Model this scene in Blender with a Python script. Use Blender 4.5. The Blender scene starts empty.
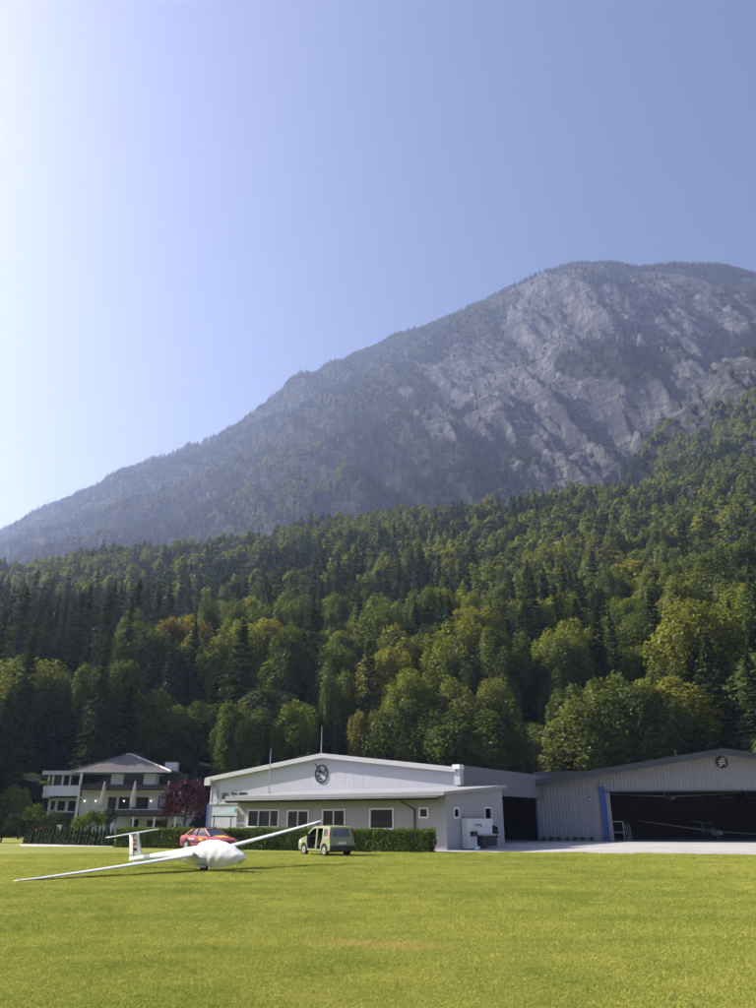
import bpy, math, random
import numpy as np
from mathutils import Vector, Matrix
from mathutils.geometry import tessellate_polygon

R = math.radians
scene = bpy.context.scene
C = scene.collection
rnd = random.Random(7)
rng = np.random.default_rng(11)

# ------------------------------------------------------------------ camera, sky, sun, exposure
FPX, YH, HC = 757.0, 821.0, 1.8            # focal length and horizon row (photo 756 x 1008), eye height
PITCH = math.atan((YH - 504) / FPX)
SUN_AZ, SUN_EL = R(73), R(37)              # degrees left of the view direction, elevation
SUN = Vector((-math.sin(SUN_AZ) * math.cos(SUN_EL), math.cos(SUN_AZ) * math.cos(SUN_EL), math.sin(SUN_EL)))

cam = bpy.data.cameras.new('camera')
cam.sensor_fit = 'VERTICAL'; cam.sensor_height = 24.0; cam.lens = 24.0 * FPX / 1008
cam.clip_start = 0.1; cam.clip_end = 20000
camo = bpy.data.objects.new('camera', cam); C.objects.link(camo)
camo.location = (0, 0, HC); camo.rotation_euler = (R(90) + PITCH, 0, 0)
scene.camera = camo

world = bpy.data.worlds.new('World'); scene.world = world; world.use_nodes = True
nt = world.node_tree
sky = nt.nodes.new('ShaderNodeTexSky'); sky.sky_type = 'NISHITA'; sky.sun_disc = False
sky.sun_elevation = SUN_EL; sky.sun_rotation = -SUN_AZ
sky.air_density = 1.2; sky.dust_density = 5.0; sky.ozone_density = 4.0; sky.altitude = 500
tn = nt.nodes.new('ShaderNodeMix'); tn.data_type = 'RGBA'; tn.blend_type = 'MULTIPLY'; tn.inputs[0].default_value = 1.0; tn.inputs[7].default_value = (1.04, 0.97, 1.04, 1)
nt.links.new(sky.outputs[0], tn.inputs[6]); nt.links.new(tn.outputs[2], nt.nodes['Background'].inputs[0])
nt.nodes['Background'].inputs[1].default_value = 0.063

sun = bpy.data.lights.new('sun', 'SUN'); sun.energy = 5.0; sun.angle = R(0.53); sun.color = (1.0, 0.93, 0.82)
suno = bpy.data.objects.new('sun', sun); C.objects.link(suno)
suno.rotation_euler = (-SUN).to_track_quat('-Z', 'Y').to_euler()

vs = scene.view_settings
vs.view_transform = 'Standard'; vs.look = 'None'; vs.gamma = 1.0; vs.exposure = 1.25; vs.use_curve_mapping = False
cy = scene.cycles
cy.use_denoising = True
cy.max_bounces = 5; cy.diffuse_bounces = 3; cy.glossy_bounces = 2; cy.transmission_bounces = 4
cy.transparent_max_bounces = 12; cy.volume_bounces = 1
cy.caustics_reflective = False; cy.caustics_refractive = False
cy.sample_clamp_indirect = 6.0

# ------------------------------------------------------------------ pixel <-> world
_cp, _sp = math.cos(PITCH), math.sin(PITCH)
def ray(x, y):
    u, v = (x - 378) / FPX, (504 - y) / FPX
    return Vector((u, _cp - v * _sp, _sp + v * _cp))
def gnd(x, y, z=0.0):
    r = ray(x, y); return Vector((0, 0, HC)) + r * ((z - HC) / r.z)
def at(x, y, d):                            # point on the pixel's ray at forward distance d
    r = ray(x, y); return Vector((0, 0, HC)) + r * (d / r.y)
def proj(P):                                # numpy (N,3) -> pixels
    P = np.asarray(P, float).reshape(-1, 3); v = P - np.array([0, 0, HC])
    zc = v[:, 1] * _cp + v[:, 2] * _sp; up = -v[:, 1] * _sp + v[:, 2] * _cp
    return 378 + FPX * v[:, 0] / zc, 504 - FPX * up / zc

# ------------------------------------------------------------------ noise
def _h(ix, iy, iz, seed):
    n = (ix * 374761393 + iy * 668265263 + iz * 2147483647 + seed * 1274126177) & 0xffffffff
    n = ((n ^ (n >> 13)) * 1274126177) & 0xffffffff
    return ((n ^ (n >> 16)) & 0xffff) / 65535.0
def vnoise(p, seed=0):
    p = np.asarray(p, float); i = np.floor(p).astype(np.int64); f = p - i; f = f * f * f * (f * (f * 6 - 15) + 10)
    out = 0
    for dx in (0, 1):
        for dy in (0, 1):
            for dz in (0, 1):
                w = (f[:, 0] if dx else 1 - f[:, 0]) * (f[:, 1] if dy else 1 - f[:, 1]) * (f[:, 2] if dz else 1 - f[:, 2])
                out = out + w * _h(i[:, 0] + dx, i[:, 1] + dy, i[:, 2] + dz, seed)
    return out * 2 - 1
def fbm(p, o=4, seed=0):
    s = 0; a = 0.5
    for k in range(o): s = s + a * vnoise(p * 2 ** k, seed + k); a *= 0.5
    return s
def ridged(p, o=3, seed=0):
    s = 0; a = 0.6
    for k in range(o): s = s + a * (1 - 2 * np.abs(vnoise(p * 2 ** k, seed + k))); a *= 0.5
    return s
def sst(a, b, x):
    t = np.clip((x - a) / (b - a), 0, 1); return t * t * (3 - 2 * t)

# ------------------------------------------------------------------ materials
def newmat(name):
    m = bpy.data.materials.new(name); m.use_nodes = True
    return m, m.node_tree, m.node_tree.nodes['Principled BSDF']
def ramp(t, fac, stops):
    r = t.nodes.new('ShaderNodeValToRGB'); e = r.color_ramp.elements
    while len(e) < len(stops): e.new(0.5)
    for el, (p, c) in zip(e, stops): el.position = p; el.color = (*c, 1)
    t.links.new(fac, r.inputs[0]); return r.outputs[0]
def noise_tex(t, scale, detail=4, vec=None, rough=0.55):
    n = t.nodes.new('ShaderNodeTexNoise'); n.inputs['Scale'].default_value = scale; n.inputs['Detail'].default_value = detail
    n.inputs['Roughness'].default_value = rough
    if vec is not None: t.links.new(vec, n.inputs['Vector'])
    return n.outputs[0]
def mixc(t, fac, a, b, mode='MIX'):
    n = t.nodes.new('ShaderNodeMix'); n.data_type = 'RGBA'; n.blend_type = mode
    for s, v in ((n.inputs[0], fac), (n.inputs[6], a), (n.inputs[7], b)):
        if isinstance(v, bpy.types.NodeSocket): t.links.new(v, s)
        else: s.default_value = v if isinstance(v, (int, float)) else (*v, 1)
    return n.outputs[2]
def mth(t, op, a, b=0.0, clamp=False):
    n = t.nodes.new('ShaderNodeMath'); n.operation = op; n.use_clamp = clamp
    for s, v in ((n.inputs[0], a), (n.inputs[1], b)):
        if isinstance(v, bpy.types.NodeSocket): t.links.new(v, s)
        else: s.default_value = v
    return n.outputs[0]
def obj_co(t): return t.nodes.new('ShaderNodeTexCoord').outputs['Object']
def pos_co(t): return t.nodes.new('ShaderNodeNewGeometry').outputs['Position']
def pm(name, col, var=0.12, scale=1.5, rough=0.6, metal=0.0, spec=0.4, bump=0.0, bscale=20):
    """plain procedural material: colour with two scales of uneven wear"""
    m, t, b = newmat(name); co = obj_co(t)
    n1 = noise_tex(t, scale, 5, co); n2 = noise_tex(t, scale * 9, 3, co)
    f = mth(t, 'ADD', mth(t, 'MULTIPLY', n1, 0.65), mth(t, 'MULTIPLY', n2, 0.35))
    lo = tuple(c * (1 - var) for c in col); hi = tuple(min(1, c * (1 + var)) for c in col)
    t.links.new(ramp(t, f, [(0.3, lo), (0.7, hi)]), b.inputs['Base Color'])
    b.inputs['Roughness'].default_value = rough; b.inputs['Metallic'].default_value = metal
    b.inputs['Specular IOR Level'].default_value = spec
    if bump:
        bp = t.nodes.new('ShaderNodeBump'); bp.inputs['Strength'].default_value = bump; bp.inputs['Distance'].default_value = 0.05
        t.links.new(noise_tex(t, bscale, 4, co), bp.inputs['Height']); t.links.new(bp.outputs[0], b.inputs['Normal'])
    return m
def foliage(name, stops, trans=0.35, tmul=(1.25, 1.2, 0.5)):
    m, t, b = newmat(name); t.nodes.remove(b)
    oi = t.nodes.new('ShaderNodeObjectInfo').outputs['Random']
    at_ = t.nodes.new('ShaderNodeAttribute'); at_.attribute_name = 'tint'
    f = mth(t, 'ADD', mth(t, 'MULTIPLY', oi, 0.62), mth(t, 'MULTIPLY', at_.outputs['Fac'], 0.38))
    col = ramp(t, f, stops)
    d = t.nodes.new('ShaderNodeBsdfDiffuse'); tr = t.nodes.new('ShaderNodeBsdfTranslucent'); g = t.nodes.new('ShaderNodeBsdfGlossy')
    g.inputs['Roughness'].default_value = 0.45
    t.links.new(col, d.inputs[0]); t.links.new(mixc(t, 1.0, col, tmul, 'MULTIPLY'), tr.inputs[0])
    g.inputs[0].default_value = (0.8, 0.85, 0.8, 1)
    m1 = t.nodes.new('ShaderNodeMixShader'); m1.inputs[0].default_value = trans
    t.links.new(d.outputs[0], m1.inputs[1]); t.links.new(tr.outputs[0], m1.inputs[2])
    m2 = t.nodes.new('ShaderNodeMixShader'); m2.inputs[0].default_value = 0.010
    t.links.new(m1.outputs[0], m2.inputs[1]); t.links.new(g.outputs[0], m2.inputs[2])
    t.links.new(m2.outputs[0], t.nodes['Material Output'].inputs[0])
    return m
def glassmat(name, tint=(0.32, 0.40, 0.46), refl=0.05):
    m, t, b = newmat(name); t.nodes.remove(b)
    tr = t.nodes.new('ShaderNodeBsdfTransparent'); tr.inputs[0].default_value = (*tint, 1)
    g = t.nodes.new('ShaderNodeBsdfGlossy'); g.inputs['Roughness'].default_value = 0.03
    lw = t.nodes.new('ShaderNodeLayerWeight'); lw.inputs[0].default_value = 0.12
    f = mth(t, 'ADD', lw.outputs['Fresnel'], refl, True)
    mx = t.nodes.new('ShaderNodeMixShader'); t.links.new(f, mx.inputs[0]); t.links.new(tr.outputs[0], mx.inputs[1]); t.links.new(g.outputs[0], mx.inputs[2])
    t.links.new(mx.outputs[0], t.nodes['Material Output'].inputs[0]); return m
def lampmat(name, s=0.6):
    m, t, b = newmat(name); b.inputs['Base Color'].default_value = (0.9, 0.9, 0.88, 1)
    n = noise_tex(t, 4, 2, obj_co(t)); t.links.new(ramp(t, n, [(0.2, (1, 0.97, 0.9)), (0.8, (1, 1, 0.97))]), b.inputs['Emission Color'])
    b.inputs['Emission Strength'].default_value = s; return m

M = {}
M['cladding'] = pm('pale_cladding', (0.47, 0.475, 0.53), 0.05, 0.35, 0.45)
M['trim'] = pm('light_trim', (0.50, 0.50, 0.51), 0.06, 1.0, 0.45)
M['render'] = pm('grey_render', (0.39, 0.37, 0.385), 0.06, 0.5, 0.9, bump=0.15, bscale=14)
M['white_wall'] = pm('white_plaster', (0.76, 0.75, 0.75), 0.06, 0.4, 0.9, bump=0.1)
M['steel_wall'] = pm('blue_grey_sheet', (0.29, 0.29, 0.325), 0.05, 0.5, 0.4, 0.2)
M['shade_wall'] = pm('grey_sheet', (0.20, 0.195, 0.215), 0.05, 0.4, 0.6)  # hangar side turned from the sun: its shade is put into the colour
M['dark_roof'] = pm('dark_roof_sheet', (0.055, 0.06, 0.07), 0.15, 0.6, 0.5)
M['grey_roof'] = pm('grey_roof_sheet', (0.30, 0.30, 0.31), 0.1, 0.5, 0.55)
M['wood'] = pm('orange_wood', (0.42, 0.22, 0.09), 0.2, 2.5, 0.6)
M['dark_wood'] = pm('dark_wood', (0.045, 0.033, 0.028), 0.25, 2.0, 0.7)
M['blue'] = pm('blue_paint', (0.035, 0.075, 0.30), 0.12, 0.8, 0.45)
M['white'] = pm('white_paint', (0.80, 0.80, 0.80), 0.03, 1.5, 0.35)
M['black'] = pm('black_paint', (0.015, 0.016, 0.022), 0.2, 3, 0.5)
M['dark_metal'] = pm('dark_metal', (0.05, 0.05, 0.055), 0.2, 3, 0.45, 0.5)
M['metal'] = pm('grey_metal', (0.42, 0.43, 0.45), 0.12, 3, 0.4, 0.7)
M['fascia'] = pm('grey_fascia', (0.36, 0.36, 0.37), 0.08, 1.0, 0.5)
M['teal'] = pm('pale_teal_sheet', (0.42, 0.60, 0.62), 0.08, 1.2, 0.5)
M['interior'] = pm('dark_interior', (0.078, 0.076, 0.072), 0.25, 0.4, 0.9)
M['gelcoat'] = pm('white_gelcoat', (0.86, 0.86, 0.86), 0.015, 0.8, 0.18, spec=0.5)
M['cloth'] = pm('white_cloth', (0.70, 0.70, 0.70), 0.04, 3, 0.85, bump=0.25, bscale=9)
M['beige_cloth'] = pm('beige_cloth', (0.50, 0.45, 0.38), 0.08, 3, 0.9)
M['tyre'] = pm('tyre_rubber', (0.02, 0.02, 0.02), 0.2, 5, 0.8)
M['rim'] = pm('rim_metal', (0.55, 0.55, 0.55), 0.08, 5, 0.35, 0.6)
M['panda'] = pm('pale_green_paint', (0.27, 0.30, 0.155), 0.04, 2, 0.3, spec=0.5)
M['red'] = pm('faded_red_paint', (0.44, 0.09, 0.105), 0.10, 1.2, 0.35, spec=0.5)
M['silver'] = pm('silver_paint', (0.45, 0.46, 0.48), 0.04, 2, 0.3, 0.6)
M['yellow'] = pm('yellow_sticker', (0.75, 0.48, 0.06), 0.08, 3, 0.5)
M['tail_red'] = pm('red_lens', (0.42, 0.02, 0.02), 0.1, 6, 0.2)
M['lens'] = pm('clear_lens', (0.65, 0.67, 0.68), 0.1, 6, 0.15)
M['seat'] = pm('dark_seat_fabric', (0.04, 0.04, 0.045), 0.2, 6, 0.9)
M['tile'] = pm('brown_roof_tile', (0.19, 0.17, 0.165), 0.2, 1.5, 0.7)
M['ridge'] = pm('pale_ridge_tile', (0.48, 0.46, 0.44), 0.1, 1.5, 0.6)
M['curtain'] = pm('pale_curtain', (0.55, 0.57, 0.60), 0.06, 2, 0.9)
M['bluepane'] = pm('pale_blue_blind', (0.25, 0.36, 0.62), 0.06, 2, 0.5)
M['concrete'] = pm('apron_concrete', (0.36, 0.345, 0.325), 0.24, 0.22, 0.9, bump=0.1, bscale=8)
M['gravel'] = pm('pale_gravel', (0.42, 0.40, 0.37), 0.12, 1.5, 0.95, bump=0.3, bscale=30)
M['bark'] = pm('bark', (0.075, 0.06, 0.05), 0.35, 2.5, 0.95)
M['pale_bark'] = pm('pale_bark', (0.26, 0.24, 0.21), 0.3, 2.0, 0.95)
M['glass'] = glassmat('window_glass')
M['carglass'] = glassmat('car_glass', (0.6, 0.65, 0.62), 0.10)
M['darkglass'] = pm('dark_car_glass', (0.03, 0.035, 0.04), 0.1, 2, 0.06, spec=0.6)
M['lamp'] = lampmat('lamp_globe')
M['flower'] = pm('red_flower', (0.45, 0.06, 0.03), 0.3, 8, 0.8)

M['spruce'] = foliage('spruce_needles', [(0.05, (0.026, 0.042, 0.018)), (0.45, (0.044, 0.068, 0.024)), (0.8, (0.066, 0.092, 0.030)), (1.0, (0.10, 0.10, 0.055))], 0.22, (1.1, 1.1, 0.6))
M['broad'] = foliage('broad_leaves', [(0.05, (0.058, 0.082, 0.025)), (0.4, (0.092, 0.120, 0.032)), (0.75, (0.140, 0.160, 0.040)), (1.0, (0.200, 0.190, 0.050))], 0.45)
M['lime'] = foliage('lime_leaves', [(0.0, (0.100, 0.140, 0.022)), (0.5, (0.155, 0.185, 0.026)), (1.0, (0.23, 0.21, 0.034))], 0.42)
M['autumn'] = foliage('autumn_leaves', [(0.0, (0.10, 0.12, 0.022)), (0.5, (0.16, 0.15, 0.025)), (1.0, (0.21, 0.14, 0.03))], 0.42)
M['greyleaf'] = foliage('dry_leaves', [(0.0, (0.055, 0.072, 0.036)), (0.5, (0.085, 0.095, 0.05)), (1.0, (0.12, 0.115, 0.07))], 0.25)
M['plum'] = foliage('plum_leaves', [(0.0, (0.022, 0.009, 0.015)), (0.6, (0.045, 0.016, 0.026)), (1.0, (0.085, 0.032, 0.045))], 0.3, (1.2, 0.7, 0.8))
M['hedge'] = foliage('hedge_leaves', [(0.0, (0.06, 0.10, 0.014)), (0.5, (0.10, 0.15, 0.022)), (1.0, (0.16, 0.19, 0.032))], 0.42)
M['thuja'] = foliage('thuja_leaves', [(0.0, (0.018, 0.034, 0.014)), (0.6, (0.032, 0.055, 0.018)), (1.0, (0.060, 0.080, 0.026))], 0.2)

# lawn colour, shared by the ground sheet and the grass blades (world position drives both)
DRY0, DRY1 = gnd(296, 940), gnd(475, 953)
def lawn_colour(t):
    p = pos_co(t)
    big = noise_tex(t, 0.09, 4, p); mid = noise_tex(t, 0.7, 4, p); fine = noise_tex(t, 9.0, 3, p)
    mp = t.nodes.new('ShaderNodeMapping'); mp.inputs['Rotation'].default_value = (0, 0, R(-22)); mp.inputs['Scale'].default_value = (0.05, 0.55, 1)
    t.links.new(p, mp.inputs[0]); streak = noise_tex(t, 1.0, 3, mp.outputs[0])
    f = mth(t, 'ADD', mth(t, 'MULTIPLY', big, 0.30), mth(t, 'ADD', mth(t, 'MULTIPLY', mid, 0.22), mth(t, 'ADD', mth(t, 'MULTIPLY', fine, 0.28), mth(t, 'MULTIPLY', streak, 0.20))))
    col = ramp(t, f, [(0.39, (0.142, 0.176, 0.038)), (0.5, (0.218, 0.232, 0.052)), (0.61, (0.295, 0.278, 0.074))])
    c = (DRY0 + DRY1) / 2; d = DRY1 - DRY0
    m2 = t.nodes.new('ShaderNodeMapping'); m2.vector_type = 'TEXTURE'
    m2.inputs['Location'].default_value = c; m2.inputs['Rotation'].default_value = (0, 0, math.atan2(d.y, d.x)); m2.inputs['Scale'].default_value = (d.length / 2, 0.55, 1)
    t.links.new(p, m2.inputs[0]); s = t.nodes.new('ShaderNodeSeparateXYZ'); t.links.new(m2.outputs[0], s.inputs[0])
    e = mth(t, 'ADD', mth(t, 'POWER', mth(t, 'ABSOLUTE', s.outputs[0]), 2.0), mth(t, 'POWER', mth(t, 'ABSOLUTE', s.outputs[1]), 2.0))
    msk = mth(t, 'MULTIPLY', mth(t, 'SUBTRACT', 1.0, e, True), mth(t, 'MULTIPLY', mth(t, 'SUBTRACT', noise_tex(t, 1.6, 4, p), 0.30, True), 4.5, True), True)
    return mixc(t, msk, col, (0.30, 0.255, 0.085))
mg, t, b = newmat('lawn'); M['lawn'] = mg
t.links.new(lawn_colour(t), b.inputs['Base Color']); b.inputs['Roughness'].default_value = 0.95; b.inputs['Specular IOR Level'].default_value = 0.1
bp = t.nodes.new('ShaderNodeBump'); bp.inputs['Strength'].default_value = 0.7; bp.inputs['Distance'].default_value = 0.06
t.links.new(noise_tex(t, 14, 5, pos_co(t), 0.7), bp.inputs['Height']); t.links.new(bp.outputs[0], b.inputs['Normal'])
mg, t, b = newmat('grass_blades'); M['grass'] = mg; t.nodes.remove(b)
lc = lawn_colour(t); oi = t.nodes.new('ShaderNodeObjectInfo').outputs['Random']
lc = mixc(t, 1.0, lc, ramp(t, oi, [(0, (1.35, 1.4, 1.3)), (1, (1.9, 1.85, 1.7))]), 'MULTIPLY')
d_ = t.nodes.new('ShaderNodeBsdfDiffuse'); tr_ = t.nodes.new('ShaderNodeBsdfTranslucent'); mx = t.nodes.new('ShaderNodeMixShader'); mx.inputs[0].default_value = 0.4
t.links.new(lc, d_.inputs[0]); t.links.new(lc, tr_.inputs[0]); t.links.new(d_.outputs[0], mx.inputs[1]); t.links.new(tr_.outputs[0], mx.inputs[2]); t.links.new(mx.outputs[0], t.nodes['Material Output'].inputs[0])

mg, t, b = newmat('mountain_ground'); M['mountain'] = mg
p = pos_co(t)
mp = t.nodes.new('ShaderNodeMapping'); mp.inputs['Rotation'].default_value = (0.2, R(28), 0); mp.inputs['Scale'].default_value = (1, 1, 0.35); t.links.new(p, mp.inputs[0])
na = noise_tex(t, 0.028, 9, mp.outputs[0], 0.7); nb = noise_tex(t, 0.12, 6, p, 0.7)
mq = t.nodes.new('ShaderNodeMapping'); mq.inputs['Rotation'].default_value = (0.15, R(-24), 0.3); mq.inputs['Scale'].default_value = (0.15, 0.15, 1.0); t.links.new(p, mq.inputs[0])
ns = noise_tex(t, 0.09, 6, mq.outputs[0], 0.7)
rock = ramp(t, mth(t, 'ADD', mth(t, 'MULTIPLY', na, 0.45), mth(t, 'ADD', mth(t, 'MULTIPLY', nb, 0.25), mth(t, 'MULTIPLY', ns, 0.30))), [(0.38, (0.020, 0.020, 0.022)), (0.5, (0.066, 0.065, 0.066)), (0.63, (0.25, 0.24, 0.23))])
green = ramp(t, nb, [(0.3, (0.015, 0.021, 0.011)), (0.7, (0.030, 0.036, 0.018))])
ra = t.nodes.new('ShaderNodeAttribute'); ra.attribute_name = 'rock'
rf = mth(t, 'MULTIPLY', mth(t, 'SUBTRACT', mth(t, 'ADD', ra.outputs['Fac'], mth(t, 'MULTIPLY', mth(t, 'SUBTRACT', nb, 0.5), 0.9)), 0.38), 5.0, True)
t.links.new(mixc(t, rf, green, rock), b.inputs['Base Color']); b.inputs['Roughness'].default_value = 0.95; b.inputs['Specular IOR Level'].default_value = 0.15
bp = t.nodes.new('ShaderNodeBump'); bp.inputs['Strength'].default_value = 1.0; bp.inputs['Distance'].default_value = 24.0
t.links.new(mth(t, 'ADD', na, mth(t, 'ADD', mth(t, 'MULTIPLY', nb, 0.4), mth(t, 'MULTIPLY', ns, 0.6))), bp.inputs['Height']); t.links.new(bp.outputs[0], b.inputs['Normal'])

# ------------------------------------------------------------------ mesh helpers
def mesh_np(name, V, F, mat=None, tint=None):
    V = np.asarray(V, np.float32); F = np.asarray(F, np.int32)
    me = bpy.data.meshes.new(name); k = F.shape[1]
    me.vertices.add(len(V)); me.vertices.foreach_set('co', V.ravel())
    me.loops.add(F.size); me.loops.foreach_set('vertex_index', F.ravel())
    me.polygons.add(len(F)); me.polygons.foreach_set('loop_start', np.arange(0, F.size, k, dtype=np.int32))
    me.polygons.foreach_set('loop_total', np.full(len(F), k, np.int32))
    if tint is not None:
        a = me.attributes.new('tint', 'FLOAT', 'POINT'); a.data.foreach_set('value', np.asarray(tint, np.float32))
    if mat: me.materials.append(mat)
    me.update(calc_edges=True); return me
def link(name, me, parent=None, loc=None):
    o = bpy.data.objects.new(name, me); C.objects.link(o)
    if parent: o.parent = parent
    if loc is not None: o.location = loc
    return o
def tag(o, label=None, cat=None, group=None, kind=None):
    if label: o['label'] = label
    if cat: o['category'] = cat
    if group: o['group'] = group
    if kind: o['kind'] = kind
    return o
def thing(name, label, cat, loc=(0, 0, 0), rz=0.0, group=None):
    o = bpy.data.objects.new(name, None); C.objects.link(o); o.empty_display_size = 0.3
    o.location = loc; o.rotation_euler = (0, 0, rz); return tag(o, label, cat, group)
def copy_tree(o, parent=None):
    c = o.copy(); C.objects.link(c)
    if parent: c.parent = parent
    for ch in list(o.children): copy_tree(ch, c)
    return c

class MB:
    def __init__(s): s.v = []; s.f = []
    def add(s, vs, fs):
        n = len(s.v); s.v += [tuple(v) for v in vs]; s.f += [tuple(i + n for i in f) for f in fs]; return s
    def box(s, x0, x1, y0, y1, z0, z1):
        return s.add([(x0, y0, z0), (x1, y0, z0), (x1, y1, z0), (x0, y1, z0), (x0, y0, z1), (x1, y0, z1), (x1, y1, z1), (x0, y1, z1)],
                     [(0, 3, 2, 1), (4, 5, 6, 7), (0, 1, 5, 4), (1, 2, 6, 5), (2, 3, 7, 6), (3, 0, 4, 7)])
    def hexa(s, b, t):                      # bottom 4 points, top 4 points, counter-clockwise from above
        return s.add(list(b) + list(t), [(0, 3, 2, 1), (4, 5, 6, 7), (0, 1, 5, 4), (1, 2, 6, 5), (2, 3, 7, 6), (3, 0, 4, 7)])
    def tube(s, pts, rad, n=8, caps=True):
        pts = [Vector(p) for p in pts]
        if not isinstance(rad, (list, tuple)): rad = [rad] * len(pts)
        rings = []
        for i, p in enumerate(pts):
            d = (pts[min(i + 1, len(pts) - 1)] - pts[max(i - 1, 0)]).normalized()
            a = d.orthogonal().normalized() if abs(d.z) > 0.95 else d.cross(Vector((0, 0, 1))).normalized()
            bb = d.cross(a)
            rings.append([p + (a * math.cos(2 * math.pi * k / n) + bb * math.sin(2 * math.pi * k / n)) * rad[i] for k in range(n)])
        return s.loft(rings, True, caps)
    def loft(s, rings, closed=True, caps=True):
        n = len(rings[0]); vs = [v for r in rings for v in r]; fs = []
        for i in range(len(rings) - 1):
            for k in range(n if closed else n - 1):
                k2 = (k + 1) % n; fs.append((i * n + k, i * n + k2, (i + 1) * n + k2, (i + 1) * n + k))
        if caps and closed: fs.append(tuple(reversed(range(n)))); fs.append(tuple((len(rings) - 1) * n + k for k in range(n)))
        return s.add(vs, fs)
    def plate(s, outline, holes, fn, th):
        """flat piece (u,v) with holes, thickness th along w; fn maps (u,v,w) to a point"""
        loops = [list(outline)] + [list(h) for h in holes]
        tri = tessellate_polygon([[Vector((u, v, 0)) for u, v in l] for l in loops])
        flat = [p for l in loops for p in l]; n = len(flat)
        vs = [fn(u, v, 0) for u, v in flat] + [fn(u, v, th) for u, v in flat]
        fs = [tuple(tr) for tr in tri] + [tuple(i + n for i in reversed(tr)) for tr in tri]
        o = 0
        for l in loops:
            for k in range(len(l)):
                k2 = (k + 1) % len(l); fs.append((o + k, o + k2, o + k2 + n, o + k + n))
            o += len(l)
        return s.add(vs, fs)
    def sphere(s, c, r, nu=12, nv=8):
        rx, ry, rz = r if isinstance(r, (tuple, list)) else (r, r, r); rings = []
        for j in range(nv + 1):
            ph = math.pi * j / nv - math.pi / 2; cr = max(math.cos(ph), 0.02)
            rings.append([(c[0] + rx * cr * math.cos(2 * math.pi * k / nu), c[1] + ry * cr * math.sin(2 * math.pi * k / nu), c[2] + rz * math.sin(ph)) for k in range(nu)])
        return s.loft(rings)
    def build(s, name, mat, parent=None, smooth=False, origin=None, fix=True, bevel=0.0):
        import bmesh
        me = bpy.data.meshes.new(name); v = s.v
        if origin is not None: v = [(a - origin[0], b_ - origin[1], c - origin[2]) for a, b_, c in v]
        me.from_pydata(v, [], s.f); me.validate()
        if fix:
            bm = bmesh.new(); bm.from_mesh(me); bmesh.ops.recalc_face_normals(bm, faces=bm.faces[:])
            if bevel: bmesh.ops.bevel(bm, geom=bm.edges[:], offset=bevel, segments=2, affect='EDGES', clamp_overlap=True)
            bm.to_mesh(me); bm.free()
        if smooth:
            for p_ in me.polygons: p_.use_smooth = True
        if mat: me.materials.append(mat)
        o = link(name, me, parent)
        if origin is not None and parent is None: o.location = origin
        return o
def rect(x0, x1, z0, z1): return [(x0, z0), (x1, z0), (x1, z1), (x0, z1)]
def circ(cx, cz, r, n=24, rz=None): return [(cx + r * math.cos(2 * math.pi * k / n), cz + (rz or r) * math.sin(2 * math.pi * k / n)) for k in range(n)]

class Frame:
    """a building's own axes: x to the viewer's right along the front, y into the depth, z up"""
    def __init__(s, o, rz): s.o = Vector(o); s.rz = rz; s.x = Vector((math.cos(rz), math.sin(rz), 0)); s.y = Vector((-math.sin(rz), math.cos(rz), 0))
    def px(s, x, y, dep=0.0):               # pixel -> (x, z) on the upright plane y = dep
        r = ray(x, y); c = Vector((0, 0, HC)) - s.o; tt = (dep - c.dot(s.y)) / r.dot(s.y); q = c + r * tt
        return q.dot(s.x), q.z
    def rect(s, x0, x1, y0, y1, dep=0.0):   # pixel rectangle -> local x0, x1, z0, z1
        a = s.px(x0, (y0 + y1) / 2, dep); b_ = s.px(x1, (y0 + y1) / 2, dep); m = (x0 + x1) / 2
        return a[0], b_[0], s.px(m, y1, dep)[1], s.px(m, y0, dep)[1]

def window(parent, r, y, fm, pmat, fw=0.09, proud=0.06, rec=0.10, mull=(), sill=None, curtain=None, name='window'):
    x0, x1, z0, z1 = r; mb = MB()
    holes = []; cuts = [x0 + fw] + [x0 + (x1 - x0) * m for m in mull] + [x1 - fw]
    for i in range(len(cuts) - 1):
        holes.append(rect(cuts[i] + (fw * 0.35 if i else 0), cuts[i + 1] - (fw * 0.35 if i < len(cuts) - 2 else 0), z0 + fw, z1 - fw))
    mb.plate(rect(x0, x1, z0, z1), holes, lambda u, v, w: (u, y - proud + w, v), proud + rec)
    o = mb.build(name, fm, parent)
    for h in holes:
        MB().box(h[0][0] - 0.01, h[1][0] + 0.01, y + rec * 0.5, y + rec * 0.5 + 0.015, h[0][1] - 0.01, h[2][1] + 0.01).build('pane', pmat, o)
    if sill: MB().box(x0 - 0.08, x1 + 0.08, y - proud - 0.10, y + 0.02, z0 - 0.07, z0 - 0.003).build('sill', sill, o)
    if curtain:
        a, b_ = curtain; mb = MB(); n = 14; xs = [x0 + (x1 - x0) * (a + (b_ - a) * k / n) for k in range(n + 1)]
        top = [(xx, y + rec + 0.12 + 0.04 * (k % 2), z1) for k, xx in enumerate(xs)]; bot = [(p_[0], p_[1], z0) for p_ in top]
        mb.loft([top, bot], False, False).build('curtain', M['curtain'], o, fix=False)
    return o

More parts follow.
